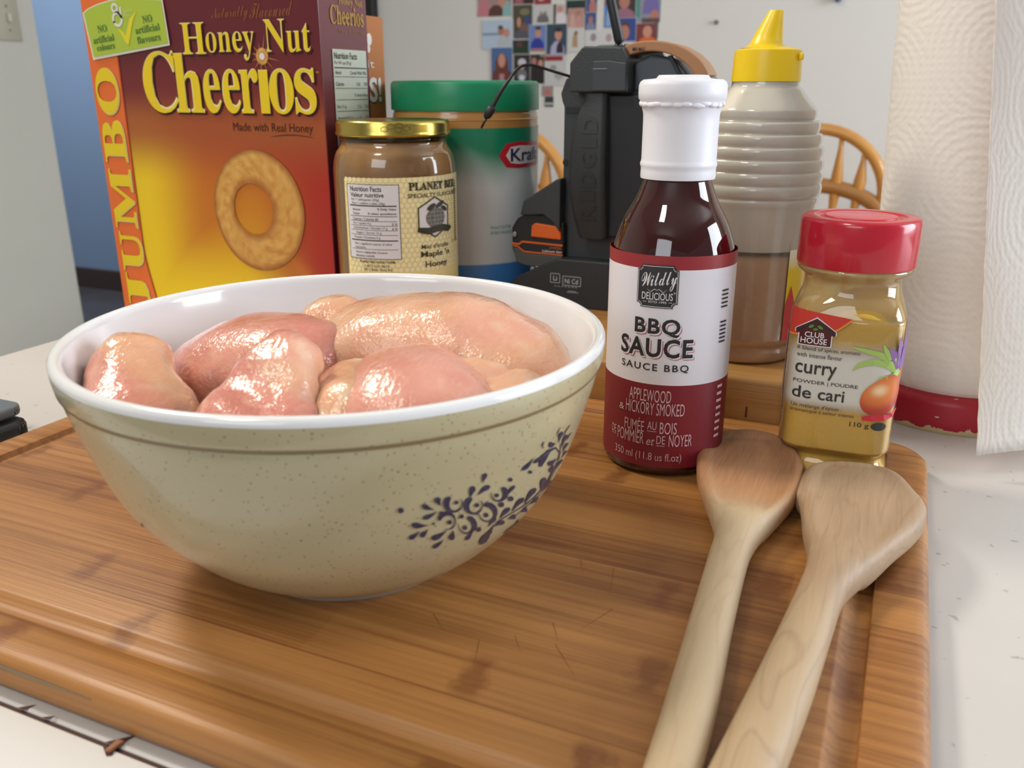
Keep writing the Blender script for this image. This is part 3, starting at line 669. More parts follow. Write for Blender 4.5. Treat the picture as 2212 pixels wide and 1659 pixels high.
# ------------------------------------------------------------------ curry powder jar
CC = (-0.0198, 0.479)
cj = thing('spice_jar', (CC[0], CC[1], 0), 'clear curry powder jar with a red lid, at the back right of the board', 'spice jar')
tc = math.atan2(-CC[1], -CC[0])
def squarish(a):
    c, s_ = abs(math.cos(a - tc)), abs(math.sin(a - tc))
    return 1.0 / (c ** 4.5 + s_ ** 4.5) ** (1 / 4.5)
cprof = [(0.0200, 0.0008, 0.6), (0.0255, 0.0, 0.8), (0.0283, 0.0022, 0.9), (0.0284, 0.0052, .9), (0.0262, 0.0095, .9), (0.0253, 0.0125, .9), (0.0262, 0.0150, .95), (0.0280, 0.0175, 1), (0.0284, 0.021, 1), (0.0285, 0.045, 1), (0.0284, 0.083, 1), (0.0278, 0.0885, 0.9), (0.0262, 0.0945, 0.6), (0.0243, 0.099, 0.25), (0.0237, 0.1033, 0.05), (0.0245, 0.1062, 0), (0.0272, 0.1085, 0), (0.0282, 0.1100, 0), (0.0282, 0.1112, 0), (0.0270, 0.1128, 0), (0.0268, 0.1150, 0)]
cs = smooth_prof(cprof, 4)
M_clear = thin_clear('clear_plastic', '#ffffff', 0.09, 0.04, 0.06, '#efe6bd')
obj('plastic_body', lathe(cs, CC, 120, (True, False), squarish), M_clear, cj)
m, N, b = newmat('curry_powder')
oc = N.node('ShaderNodeTexCoord').outputs['Object']
c = N.mix(N.noise(oc, 700, 3, 0.7), lin('#d8a22c'), lin('#f0cb62'))
c = N.mix(N.ramp(N.noise(oc, 45, 3), [(0.4, (0, 0, 0, 1)), (0.7, (1, 1, 1, 1))]), c, lin('#dfb650'))
N.t.links.new(c, b.inputs['Base Color']); b.inputs['Roughness'].default_value = 0.9
pw = [(p[0] - 0.0009, max(p[1], 0.001), p[2]) for p in cs if p[1] < 0.0885] + [(0.0262, 0.0900, 0.8), (0.020, 0.0915, 0.5), (0.0001, 0.0925, 0)]
bm = lathe(pw, CC, 120, (True, True), squarish)
for v in bm.verts:
    if v.co.z > 0.085: v.co.z += 0.0035 * math.sin((v.co.x - CC[0]) * 110 + 0.8) + 0.0015 * noise.noise(v.co * 90)
obj('curry_powder', bm, m, cj, label='golden brown curry powder')
M_dust = thin_clear('powder_dust', '#fff6d8', 0.0, 0.3, 0.62, '#ecd79a')
N = NT(M_dust)
bm = lathe([(p[0] - 0.0006, p[1], p[2]) for p in cs if 0.086 < p[1] < 0.1125], CC, 96, (False, False), squarish)
obj('powder_dust', bm, M_dust, cj, label='thin film of curry dust inside the neck')
lp = [(0.0265, 0.1120), (0.0286, 0.1120), (0.0290, 0.1128), (0.0289, 0.1335), (0.0285, 0.1354), (0.0274, 0.1362), (0.0225, 0.1362), (0.0215, 0.1352), (0.0190, 0.1350), (0.0180, 0.1357), (0.0001, 0.1357)]
lid = obj('lid', lathe(lp, CC, 96, (True, True)), mat('glossy_red_plastic', '#c21f33', 0.22, coat=0.3), cj, sharp=45)
obj('lid_disc', lathe([(0.0178, 0.1353), (0.0176, 0.1362), (0.0168, 0.1364), (0.0001, 0.1362)], CC, 64, (True, True)), mat('red_flap_plastic', '#cc3a48', 0.25), lid, label='round flap in the red lid')
cf = on_round(CC, 0.0285, squarish)
def white_a(s, z):
    return lin('#d9d6cc')
# frosted white panel with soft edges
pm = bpy.data.materials.new('frosted_white_print'); pm.use_nodes = True; N = NT(pm)
b = pm.node_tree.nodes['Principled BSDF']; b.inputs['Base Color'].default_value = lin('#dcdad2'); b.inputs['Roughness'].default_value = 0.35
N.t.links.new(N.node('ShaderNodeSeparateColor', iColor=N.node('ShaderNodeAttribute', attribute_name='Col').outputs['Color']).outputs[0], b.inputs['Alpha'])
def fade(s, z):
    a = sst(-0.029, -0.018, s) * (1 - sst(0.020, 0.029, s)) * sst(0.0385, 0.046, z) * (1 - sst(0.066, 0.0785, z)) * 0.92
    return (a, a, a, 1)
clab = obj('label_panel', patch(lambda s, z: cf(s, z, 0.0003), -0.029, 0.029, 0.0385, 0.0785, 40, 20, fade), pm, cj, label='frosted white printed panel')
w = Ink().poly([(-0.0252, 0.0925), (0.0024, 0.0888), (-0.0035, 0.0835), (-0.0090, 0.0805), (-0.0180, 0.0790), (-0.0265, 0.0780)])
w.build('red_wedge', cf, mat('red_wedge_ink', '#cf3a2f', 0.4), clab, 0.0005, 0.003, label='red printed wedge')
w = Ink().line([(-0.0265, 0.0777), (-0.0180, 0.0786), (-0.0090, 0.0801), (-0.0035, 0.0831), (0.0024, 0.0886)], 0.0010).build('orange_edge', cf, mat('orange_ink', '#e08a34', 0.4), clab, 0.0006, 0.003)
hs = lambda g: [(-0.0196 - g, 0.0738 - g), (-0.0064 + g, 0.0738 - g), (-0.0064 + g, 0.0795), (-0.0046 + g, 0.0795), (-0.0046 + g, 0.0815), (-0.0131, 0.0878 + g * 1.4), (-0.0214 - g, 0.0815), (-0.0214 - g, 0.0795), (-0.0196 - g, 0.0795)]
Ink().poly(hs(0.0005)).build('emblem_border', cf, M_white_ink, clab, 0.0007, 0.003)
Ink().poly(hs(0)).build('emblem', cf, mat('emblem_maroon', '#4e1519', 0.4), clab, 0.0008, 0.003, label='dark red house emblem')
Ink().line([(-0.0210, 0.0803), (-0.0131, 0.0864), (-0.0050, 0.0803)], 0.0009).build('emblem_roof', cf, M_black_ink, clab, 0.0009, 0.003)
Ink().ell(-0.0150, 0.0836, 0.0012, 0.0007, 12, 0.7).ell(-0.0114, 0.0834, 0.0013, 0.0007, 12, -0.6).ell(-0.0132, 0.0822, 0.0010, 0.0006, 12, 0.2).build('emblem_leaf', cf, mat('leaf_green_ink', '#4f8f3a', 0.4), clab, 0.0010)
Ink().text('CLUB', -0.0172, -0.0094, 0.0779, 0.0807, 0.012).text('HOUSE', -0.0187, -0.0080, 0.0746, 0.0776, 0.012).build('emblem_lettering', cf, M_white_ink, clab, 0.0010, label='white CLUB HOUSE lettering')
w = Ink().text('curry', -0.0199, -0.0022, 0.0562, 0.0637, 0.01).text('POWDER | POUDRE', -0.0202, 0.0083, 0.0528, 0.0552, 0.004).text('de cari', -0.0202, 0.0028, 0.0452, 0.0516, 0.01)
w.text('A blend of spices, aromatic', -0.0202, 0.0075, 0.0704, 0.0729).text('with intense flavour', -0.0198, -0.0003, 0.0672, 0.0696).text('Un mélange d\'épices :', -0.0201, 0.0023, 0.0396, 0.0423).text('aromatique à saveur intense', -0.0203, 0.0082, 0.0370, 0.0394).text('110 g', 0.0067, 0.0147, 0.0322, 0.0356, 0.008)
w.ell(0.0186, 0.0340, 0.0032, 0.0022).build('label_lettering', cf, mat('grey_black_ink', '#33322e', 0.5), clab, 0.0007, 0.0025, label='black curry lettering')
bm = patch(lambda s, z: cf(s, z, 0.0008), 0, 1, 0, 1, 1, 1); bm.free()
w = Ink()
def disc_cols(cx, cz, rx, rz, n=5, tip=None):
    w = Ink(); w.ell(cx, cz, rx, rz, 28)
    return w
bm = bmesh.new(); Lc = bm.verts.layers.float_color.new('Col'); rg = []
for j in range(9):
    t = j / 8; r_ = []
    for i in range(30):
        a = 2 * math.pi * i / 30
        px_, pz_ = 0.0186 + t * 0.0086 * math.cos(a), 0.0500 + t * (0.0098 if math.sin(a) < 0 else 0.0098 + 0.0022 * abs(math.sin(a)) ** 6) * math.sin(a)
        v = bm.verts.new(cf(px_ + 0.0022 * (pz_ - 0.05) / 0.0098 * t, pz_, 0.0009)); hl = math.hypot(px_ - 0.0165, pz_ - 0.0535) / 0.011
        v[Lc] = mix(mix(lin('#f7dcae'), lin('#e08040'), sst(0.0, 0.45, hl)), lin('#b0382c'), sst(0.4, 1.1, hl)); r_.append(v)
    rg.append(r_)
for a_, b_ in zip(rg[:-1], rg[1:]):
    for i in range(30):
        try: bm.faces.new((a_[i], a_[(i + 1) % 30], b_[(i + 1) % 30], b_[i]))
        except ValueError: pass
M_print = mat('colour_print', '#ffffff', 0.4, vcol=True)
obj('onion_picture', bm, M_print, clab, label='printed orange onion')
Ink().poly([(0.0205, 0.0594), (0.0268, 0.0560), (0.0278, 0.0655), (0.0262, 0.0640)]).build('onion_tip', cf, mat('onion_tip_ink', '#c9773a', 0.4), clab, 0.0009)
Ink().line([(0.0113, 0.0380), (0.0150, 0.0386), (0.0200, 0.0390), (0.0240, 0.0402), (0.0268, 0.0430)], [.0020, .0032, .0034, .0028, .001]).build('chili_picture', cf, mat('chili_red_ink', '#c9293a', 0.4), clab, 0.0011, label='printed red chili')
w = Ink()
for p, ws in (([(0.0240, 0.0640), (0.0205, 0.0690), (0.0150, 0.0722), (0.0085, 0.0738), (0.0035, 0.0750)], [.004, .004, .0028, .002, .0004]), ([(0.0235, 0.0630), (0.0190, 0.0672), (0.0130, 0.0682), (0.0075, 0.0660), (0.0048, 0.0630)], [.003, .0034, .003, .002, .0004]), ([(0.0240, 0.064), (0.0225, 0.0612), (0.0190, 0.0604), (0.0155, 0.0596)], [.004, .003, .002, .0004]), ([(0.0205, 0.069), (0.0175, 0.074), (0.0160, 0.0775)], [.003, .002, .0003])): w.line(p, ws)
w.build('leaf_picture', cf, mat('leaf_ink', '#a8c76a', 0.4), clab, 0.0009, label='printed green leaves')
w = Ink()
for p, ws in (([(0.0245, 0.0650), (0.0215, 0.0720), (0.0182, 0.0755)], [.004, .004, .0004]), ([(0.0255, 0.0650), (0.0245, 0.0740), (0.0222, 0.0812)], [.004, .0045, .0004]), ([(0.0262, 0.065), (0.0275, 0.075), (0.0290, 0.0840)], [.004, .0045, .0004]), ([(0.0262, 0.065), (0.0230, 0.069), (0.0195, 0.0695)], [.003, .003, .0004])): w.line(p, ws)
w.build('flower_picture', cf, mat('purple_ink', '#8a5f9c', 0.4), clab, 0.0010, label='printed purple petals')
bar = Ink().rect(-0.0400, -0.0293, 0.0405, 0.0780).build('barcode_panel', cf, mat('barcode_white', '#d2cdd6', 0.45), clab, 0.0004, 0.002, label='white barcode panel')
w = Ink(); R_ = random.Random(8); z = 0.0435
while z < 0.074:
    t = R_.choice((0.0003, 0.0006, 0.0009)); w.rect(-0.0390, -0.0305, z, z + t); z += t + R_.choice((0.0004, 0.0006, 0.0009))
w.build('barcode_bars', cf, mat('barcode_grey', '#3f3a48', 0.5), bar, 0.0006, 0.002)

# ------------------------------------------------------------------ squeeze bottle
SQ = (-0.0896, 0.5887); ZB = 0.026
sb = thing('squeeze_bottle', (SQ[0], SQ[1], ZB), 'milky ribbed squeeze bottle with a yellow spout cap on the wooden block', 'squeeze bottle')
so = [(0.0300, ZB, ), (0.0325, ZB + 0.0015), (0.0336, ZB + 0.006), (0.0334, ZB + 0.012), (0.0342, ZB + 0.017), (0.0342, 0.090), (0.0348, 0.100), (0.0366, 0.116), (0.0380, 0.126), (0.0386, 0.1285), (0.0390, 0.131), (0.0386, 0.1325)]
z = 0.1335
while z < 0.186:
    r = 0.0396 * math.sqrt(max(0.05, 1 - ((z - 0.141) / 0.0645) ** 2)) if z > 0.141 else 0.0396
    so += [(r - 0.0003, z), (r + 0.0004, z + 0.0022), (r + 0.0004, z + 0.0052), (r - 0.0003, z + 0.0070)]; z += 0.0075
so += [(0.0252, 0.1935), (0.0226, 0.197), (0.0206, 0.199), (0.0204, 0.206)]
sq = smooth_prof(so, 3)
M_milk = thin_clear('milky_plastic', '#ffffff', 0.10, 0.12, 0.14, '#f6f2e8', 0.5)
obj('plastic_body', lathe(sq, SQ, 96, (True, False)), M_milk, sb)
m, N, b = newmat('grainy_honey')
oc = N.node('ShaderNodeTexCoord').outputs['Object']
zz = N.node('ShaderNodeSeparateXYZ', iVector=oc).outputs[2]
N.t.links.new(N.mix(N.noise(oc, 260, 4, 0.7), lin('#dcae82'), lin('#edc8a2')), b.inputs['Base Color']); b.inputs['Roughness'].default_value = 0.6
hp = [(p[0] - 0.0007, p[1] + 0.0008) for p in sq if p[1] < 0.095] + [(0.0334, 0.0962), (0.0300, 0.0972), (0.0001, 0.0968)]
obj('honey', lathe(hp, SQ, 80, (True, True)), m, sb, label='grainy tan honey filling the lower half')
obj('pale_liner', lathe([(p[0] - 0.0006, p[1]) for p in sq if 0.098 < p[1] < 0.206], SQ, 80, (False, True)), mat('pale_liner_white', '#efe9dd', 0.5, sss=0.3, sssr=(0.004,)), sb, label='pale liner added inside the upper bottle')  # opaque liner added to brighten the empty upper half of the bottle
M_yel = mat('yellow_plastic', '#f2cf1d', 0.32, sss=0.15, sssr=(0.004,))
yc = [(0.0200, 0.2018), (0.0207, 0.2018), (0.0209, 0.2026), (0.0203, 0.2178), (0.0199, 0.2190), (0.0180, 0.2200), (0.0130, 0.2212)]
bm = lathe(smooth_prof(yc, 3), SQ, 80, (True, False))
bmesh.ops.recalc_face_normals(bm, faces=bm.faces)
ycap = obj('cap', bm, M_yel, sb, sharp=50)
rings = []
for t, r, dx_ in ((0, 0.0150, -0.0020), (0.04, 0.0118, -0.0020), (0.12, 0.0100, -0.0018), (0.35, 0.0085, -0.0008), (0.7, 0.0062, 0.0010), (0.96, 0.0046, 0.0024), (1.0, 0.0042, 0.0025), (1.0, 0.0030, 0.0025), (0.9, 0.0028, 0.0022)):
    rings.append([(SQ[0] + dx_ + r * math.cos(2 * math.pi * i / 48), SQ[1] + r * math.sin(2 * math.pi * i / 48), 0.2206 + 0.0215 * t) for i in range(48)])
bm = bmesh.new(); grid_faces(bm, rings, True, (False, True)); recalc(bm)
obj('spout', bm, M_yel, ycap, sharp=60)
obj('cap_tab', box(SQ[0] + 0.0195, SQ[0] + 0.0222, SQ[1] - 0.009, SQ[1] - 0.005, 0.2135, 0.2175, 0.0008), M_yel, ycap)
sf = on_round(SQ, lambda z: 0.0345)
slab = obj('label', patch(lambda s, z: sf(s, z, 0.0004), 0.026, 0.052, 0.0420, 0.1150, 14, 8, lambda s, z: mix(lin('#e9c91e'), lin('#ece9dd'), sst(0.088, 0.100, z))), mat('bottle_label', '#ffffff', 0.4, vcol=True), sb, label='yellow and white label wrapped round the right side')
Ink().poly([(0.0260, 0.0420), (0.0360, 0.0420), (0.0350, 0.066), (0.0300, 0.078), (0.0260, 0.066)]).build('red_flame', sf, mat('label_red', '#d0343c', 0.4), slab, 0.0007, 0.003)
Ink().ell(0.045, 0.062, 0.008, 0.010).build('label_disc', sf, mat('label_cream', '#e6e0cf', 0.4), slab, 0.0008, 0.003)

# ------------------------------------------------------------------ creamed honey jar
HC = (-0.3711, 0.6054)
hj = thing('honey_jar', (HC[0], HC[1], ZB), 'glass jar of tan creamed honey with a gold lid, beside the cereal box', 'honey jar')
hpz = [(0.0420, ZB), (0.0450, ZB + 0.0012), (0.0468, ZB + 0.005), (0.0472, 0.040), (0.0474, 0.09), (0.0474, 0.132), (0.0471, 0.140), (0.0462, 0.146), (0.0445, 0.1512), (0.0422, 0.1545), (0.0408, 0.1570), (0.0404, 0.1590), (0.0412, 0.1602), (0.0414, 0.1612), (0.0405, 0.1622), (0.0404, 0.166)]
hs_ = smooth_prof(hpz, 4)
obj('glass', lathe([(r + 0.0006, z) for r, z in hs_], HC, 112, (True, False)), thin_clear('clear_glass', '#fdf8ef', 0.10, 0.02), hj)
m, N, b = newmat('creamed_honey')
oc = N.node('ShaderNodeTexCoord').outputs['Object']
st = N.node('ShaderNodeMapping', iVector=oc, iScale=(60, 60, 14)).outputs[0]
N.t.links.new(N.mix(N.ramp(N.noise(st, 1.0, 3), [(0.35, (0, 0, 0, 1)), (0.65, (1, 1, 1, 1))]), lin('#c39c6c'), lin('#b58c5a')), b.inputs['Base Color']); b.inputs['Roughness'].default_value = 0.35
obj('honey', lathe([(r - 0.0004, z + 0.0006) for r, z in hs_ if z < 0.1585] + [(0.036, 0.1588), (0.0001, 0.1585)], HC, 96), m, hj, label='tan creamed honey')
gp = [(0.0414, 0.1632), (0.0436, 0.1630), (0.0444, 0.1636), (0.0446, 0.1648), (0.0442, 0.1658), (0.0440, 0.1668), (0.0440, 0.1718), (0.0436, 0.1735), (0.0426, 0.1745), (0.0405, 0.1747), (0.0395, 0.1741), (0.0001, 0.1739)]
glid = obj('lid', lathe(gp, HC, 112), mat('gold_metal', '#c9b25c', 0.24, 1.0, bump=(18, 0.1)), hj, sharp=45)
w = Ink()
for j, (cx_, cz_) in enumerate(((-0.002, 0.1708), (0.0042, 0.1716), (0.0036, 0.1686), (0.0098, 0.1694), (-0.0066, 0.1690))):
    pts = [(cx_ + 0.0029 * math.cos(math.pi / 6 + k * math.pi / 3), cz_ + 0.0019 * math.sin(math.pi / 6 + k * math.pi / 3)) for k in range(6)]
    w.line(pts + pts[:1], 0.0004)
w.build('lid_hexagons', on_round(HC, 0.0441), mat('gold_dark', '#8d7a36', 0.3, 1.0), glid, 0.0003)
hf = on_round(HC, 0.0480)
M_hlab = mat('honey_label', '#f3e19a', 0.5)
hl = Ink().poly([(-0.0446, 0.0300), (0.0700, 0.0300), (0.0700, 0.1355), (-0.0430, 0.1342), (-0.0443, 0.1330)]).build('label', hf, M_hlab, hj, 0.0001, 0.003, label='pale yellow honeycomb label')
w = Ink()
for j in range(19):
    for i in range(26):
        cx_ = -0.0415 + i * 0.0043 + (0.00215 if j % 2 else 0); cz_ = 0.0660 + j * 0.00372
        if cx_ > 0.068: continue
        w.poly([(cx_ + 0.0019 * math.cos(math.pi / 6 + k * math.pi / 3), cz_ + 0.0019 * math.sin(math.pi / 6 + k * math.pi / 3)) for k in range(6)])
w.build('honeycomb_print', hf, mat('honeycomb_pale', '#f7edc0', 0.5), hl, 0.0003)
M_lab_ink = mat('brown_black_ink', '#3a3426', 0.5)
nut = Ink().rect(-0.0408, 0.0022, 0.0742, 0.1300).build('nutrition_panel', hf, mat('panel_white', '#eae7ea', 0.5), hl, 0.0005, 0.003, label='white nutrition panel')
w = Ink().frame(-0.0408, 0.0022, 0.0742, 0.1300, 0.0004)
for tx, bb, wt in (('Nutrition Facts', (-0.0372, -0.0108, 0.1247, 0.1284), .012), ('Valeur nutritive', (-0.0371, -0.0092, 0.1205, 0.1238), .012), ('Per 1 tablespoon (20g)', (-0.0364, -0.0128, 0.1174, 0.1196), 0), ('Pour 1 cuillère à table (20g)', (-0.0360, -0.0085, 0.1147, 0.1169), 0),
    ('Amount', (-0.0358, -0.0283, 0.1105, 0.1122), .01), ('% Daily Value', (-0.0145, -0.0006, 0.1106, 0.1128), .01), ('Teneur', (-0.0358, -0.0290, 0.1076, 0.1092), .01), ('% valeur quotidienne', (-0.0222, -0.0004, 0.1073, 0.1094), .01), ('Calories / Calories 60', (-0.0359, -0.0141, 0.1033, 0.1054), 0),
    ('Fat / Lipides 0 g', (-0.0356, -0.0199, 0.0999, 0.1019), 0), ('0 %', (-0.0040, 0.0000, 0.0999, 0.1016), .006), ('Carbohydrate / Glucides 17 g', (-0.0356, -0.0076, 0.0965, 0.0986), 0), ('6 %', (-0.0040, 0.0000, 0.0965, 0.0982), .006), ('Sugars / Sucres 16 g', (-0.0330, -0.0122, 0.0930, 0.0950), 0), ('Protein / Protéines 0 g', (-0.0352, -0.0132, 0.0892, 0.0914), 0),
    ('Not a significant source of other', (-0.0352, -0.0042, 0.0844, 0.0866), 0), ('nutrients.', (-0.0352, -0.0250, 0.0822, 0.0838), 0), ('Source négligeable d\'autres', (-0.0347, -0.0083, 0.0781, 0.0803), 0), ('éléments nutritifs.', (-0.0347, -0.0180, 0.0757, 0.0775), 0)):
    w.text(tx, *bb, weight=wt)
for z_, t_ in ((0.1138, .0008), (0.1063, .0004), (0.1027, .0003), (0.0993, .0003), (0.0959, .0003), (0.0924, .0003), (0.0880, .0008), (0.0815, .0003)): w.rect(-0.0382, 0.0000, z_, z_ + t_)
w.build('nutrition_lettering', hf, M_black_ink, nut, 0.0007, 0.004, label='black nutrition facts')
w = Ink().text(bold('PLANET BEE'), 0.0092, 0.0560, 0.1252, 0.1312, 0.02).text('SPECIALTY FLAVOURED', 0.0082, 0.0600, 0.1198, 0.1230, 0.008).text("Miel d'érable", 0.0178, 0.0443, 0.0811, 0.0846, 0.004).text("Maple 'n", 0.0171, 0.0454, 0.0735, 0.0795, 0.012).text('Honey', 0.0206, 0.0423, 0.0655, 0.0715, 0.012).text('1 kg', 0.0505, 0.0600, 0.0828, 0.0853, 0.006)
w.text('PLANET BEE HONEY FARM', -0.0310, -0.0030, 0.0712, 0.0731, .008).text('1-877-233-9675', -0.0270, -0.0075, 0.0682, 0.0700).text('5011 Bella Vista Rd', -0.0280, -0.0055, 0.0653, 0.0673)
hx = [(0.0303, 0.1197), (0.0447, 0.1120), (0.0447, 0.0975), (0.0303, 0.0895), (0.0160, 0.0975), (0.0160, 0.1120)]
for k in range(24): w.rect(0.0560, 0.0585, 0.085 + k * 0.0019, 0.0862 + k * 0.0019)
w.line(hx + hx[:1], 0.0010).build('label_lettering', hf, M_lab_ink, hl, 0.0007, 0.004, label='dark label lettering and hexagon')
hx2 = [(0.0303 + (a - 0.0303) * 0.93, 0.1045 + (b_ - 0.1045) * 0.93) for a, b_ in hx]
Ink().poly(hx2).build('emblem_white', hf, M_white_ink, hl, 0.0005, 0.003)
gl_ = Ink().ell(0.0312, 0.1040, 0.0090, 0.0076, 28).build('globe_picture', hf, mat('globe_grey', '#7c7a72', 0.5, mottle=(300, '#55534d', 0.9)), hl, 0.0008, 0.003, label='grey printed globe')
w = Ink()
for k in (-0.6, -0.2, 0.2, 0.6):
    w.line([(0.0312 + 0.009 * k * math.cos(t * 0.15) , 0.1040 + 0.0074 * math.sin(t * 0.15)) for t in range(-10, 11)], 0.0003)
    w.line([(0.0312 - 0.0088 * math.sqrt(1 - k * k), 0.1040 + 0.0076 * k), (0.0312 + 0.0088 * math.sqrt(1 - k * k), 0.1040 + 0.0076 * k)], 0.0003)
w.build('globe_lines', hf, mat('globe_pale', '#b4b2a8', 0.5), hl, 0.0010, 0.003)
Ink().line([(0.0150, 0.0960), (0.0195, 0.0952), (0.0240, 0.0945), (0.0312, 0.0958), (0.0390, 0.0960), (0.0440, 0.0945), (0.0475, 0.0958)], [.003, .0045, .005, .005, .005, .0045, .003]).ell(0.0270, 0.1125, 0.0042, 0.0018, 16, 0.5).ell(0.0350, 0.1138, 0.0048, 0.0016, 16, 0.45).ell(0.0395, 0.1105, 0.0035, 0.0016, 16, -0.5).build('emblem_ribbon', hf, M_lab_ink, hl, 0.0012, 0.003)

# ------------------------------------------------------------------ peanut butter tub
PC = (-0.3661, 0.7194)
pj = thing('peanut_butter_jar', (PC[0], PC[1], ZB), 'large peanut butter tub with a green lid, behind the gold lidded jar', 'peanut butter jar')
pp = [(0.0590, ZB), (0.0625, ZB + 0.0015), (0.0640, ZB + 0.006), (0.0642, 0.045), (0.0641, 0.100), (0.0640, 0.168), (0.0641, 0.172), (0.0634, 0.177), (0.0628, 0.1790), (0.0628, 0.186)]
m, N, b = newmat('peanut_butter_tub')
oc = N.node('ShaderNodeTexCoord').outputs['Object']
st = N.node('ShaderNodeMapping', iVector=oc, iScale=(8, 8, 160)).outputs[0]
N.t.links.new(N.mix(N.noise(st, 1.0, 3), lin('#b4803f'), lin('#c79455')), b.inputs['Base Color']); b.inputs['Roughness'].default_value = 0.25; b.inputs['Coat Weight'].default_value = 0.4
obj('tub', lathe(smooth_prof(pp, 4), PC, 112), m, pj, label='clear tub showing brown peanut butter')
plp = [(0.0630, 0.1800), (0.0648, 0.1798), (0.0650, 0.1806), (0.0648, 0.2000), (0.0642, 0.2022), (0.0625, 0.2034), (0.0590, 0.2036), (0.0001, 0.2034)]
obj('lid', lathe(plp, PC, 112), mat('green_plastic', '#158c62', 0.35), pj, sharp=45)
pf = on_round(PC, 0.0643)
def pcol(s, z):
    if z < 0.0530 + 0.0: return lin('#4a8fda')
    t = sst(0.148, 0.112, z) if False else 1 - sst(0.118, 0.150, z + 0.012 * noise.noise(Vector((s * 30, z * 30, 0))))
    c = mix(lin('#158a68'), lin('#dde4e8'), t)
    c = mix(c, lin('#1a8a66'), 0.35 * sst(0.13, 0.165, z))
    sh = sst(0.062, 0.09, s) * sst(0.155, 0.14, z) if False else 0
    return c
plab = obj('label', patch(lambda s, z: pf(s, z, 0.0003), -0.09, 0.13, 0.0300, 0.1662, 60, 120, pcol), mat('tub_label', '#ffffff', 0.3, coat=0.3, vcol=True), pj, label='label fading from green to white above a blue band')
def hexlogo(g):
    return [(0.0283 - g * 1.3, 0.1440), (0.0355 - g * .6, 0.1530 + g), (0.0480, 0.1545 + g), (0.0800 + g, 0.1530 + g), (0.0850 + g, 0.1500), (0.0860 + g, 0.1420), (0.0845 + g, 0.1365), (0.0800 + g * .5, 0.1345 - g), (0.0480, 0.1338 - g), (0.0355 - g * .6, 0.1350 - g)]
kl = Ink().poly(hexlogo(0.0006)).build('logo_border', pf, mat('logo_red', '#c8283a', 0.35), plab, 0.0005, 0.003, label='red logo border')
Ink().poly([(0.0345, 0.1440), (0.0395, 0.1508), (0.0500, 0.1518), (0.0790, 0.1506), (0.0818, 0.1485), (0.0824, 0.1425), (0.0812, 0.1385), (0.0780, 0.1372), (0.0500, 0.1364), (0.0395, 0.1376)]).build('logo_white', pf, M_white_ink, plab, 0.0008, 0.003)
Ink().text('Kraft', 0.0392, 0.0790, 0.1388, 0.1498, 0.015).build('logo_lettering', pf, mat('navy_ink', '#232f52', 0.4), plab, 0.0011, 0.003, label='navy Kraft lettering')
Ink().text('PEANUT BUTTER', 0.0200, 0.0400, 0.0832, 0.0860, 0.01).text('BEURRE D\'ARACHIDE', 0.0200, 0.0410, 0.0790, 0.0818, 0.01).build('small_lettering', pf, mat('pale_teal_ink', '#8fb5ac', 0.4), plab, 0.0005, 0.004)

# ------------------------------------------------------------------ cereal boxes
KX, KY, KW, KD = -0.6734, 0.595, 0.2466, 0.0666
KZ0, KZ1 = -0.015, 0.305
kb = thing('cereal_box', (KX + KW / 2, KY + KD / 2, KZ0), 'tall maroon and yellow honey cereal box with an orange side strip, left of the jars', 'cereal box')
obj('carton', box(KX, KX + KW, KY, KY + KD, KZ0, KZ1, 0.0008), mat('maroon_carton', '#66202a', 0.4, coat=0.2), kb, smooth=False)
ff = on_front(KX, KY)
cM, cM2, cOr, cYe, cRe, cDe = map(lin, ('#672028', '#7a2a2a', '#c4581f', '#f6cf1c', '#b02a20', '#d0822a'))
def front_col(s, z):
    left = math.exp(-(max(s - 0.045, 0) / 0.050) ** 2)
    mid = math.exp(-((s - 0.165) / 0.040) ** 2) * math.exp(-((z - 0.085) / 0.055) ** 2)
    low = 1 - sst(0.015, 0.105, z)
    c = mix(cRe, cOr, 0.75 * (1 - sst(0.12, 0.21, s)))
    c = mix(c, lin('#d9961f'), mid * 0.75)
    c = mix(c, cYe, max(left * 0.97, low * 0.97 * (1 - sst(0.16, 0.232, s + 0.4 * (z - 0.02)))))
    beam = math.exp(-((s - 0.208 - (0.055 - z) * 0.75) / 0.012) ** 2) * (1 - sst(0.04, 0.085, z))
    c = mix(c, cDe, beam * 0.7)
    c = mix(c, lin('#a8512a'), sst(0.115, 0.165, z) * (0.92 if s < 0.12 else 0.92))
    glow = math.exp(-((s - 0.20) / 0.05) ** 2 - ((z - 0.166) / 0.012) ** 2)
    c = mix(c, lin('#a8622e'), glow * 0.6)
    c = mix(c, cM2, sst(0.165, 0.200, z)); c = mix(c, cM, sst(0.19, 0.24, z))
    return c
art = obj('front_print', patch(lambda s, z: ff(s, z, 0.0002), 0.0352, KW - 0.0005, KZ0, KZ1 - 0.001, 60, 90, front_col), mat('front_art', '#ffffff', 0.35, coat=0.15, vcol=True), kb, label='maroon to yellow printed front')
def strip_edge(z): return 0.0348 + 0.0030 * sst(0.10, -0.01, z) if False else 0.0350 + 0.010 * (1 - sst(-0.01, 0.06, z))
n_ = 40
sp_ = [(strip_edge(KZ0 + (KZ1 - 0.001 - KZ0) * i / n_), KZ0 + (KZ1 - 0.001 - KZ0) * i / n_) for i in range(n_ + 1)]
Ink().poly([(0.0003, KZ0)] + sp_ + [(0.0003, KZ1 - 0.001)]).build('orange_strip', ff, mat('orange_strip_ink', '#ee7434', 0.35), art, 0.0005, label='orange strip')
Ink().line(sp_, 0.0016).build('strip_border', ff, mat('strip_border_ink', '#a9401c', 0.4), art, 0.0006)
M_yink = mat('yellow_ink', '#f0d024', 0.35)
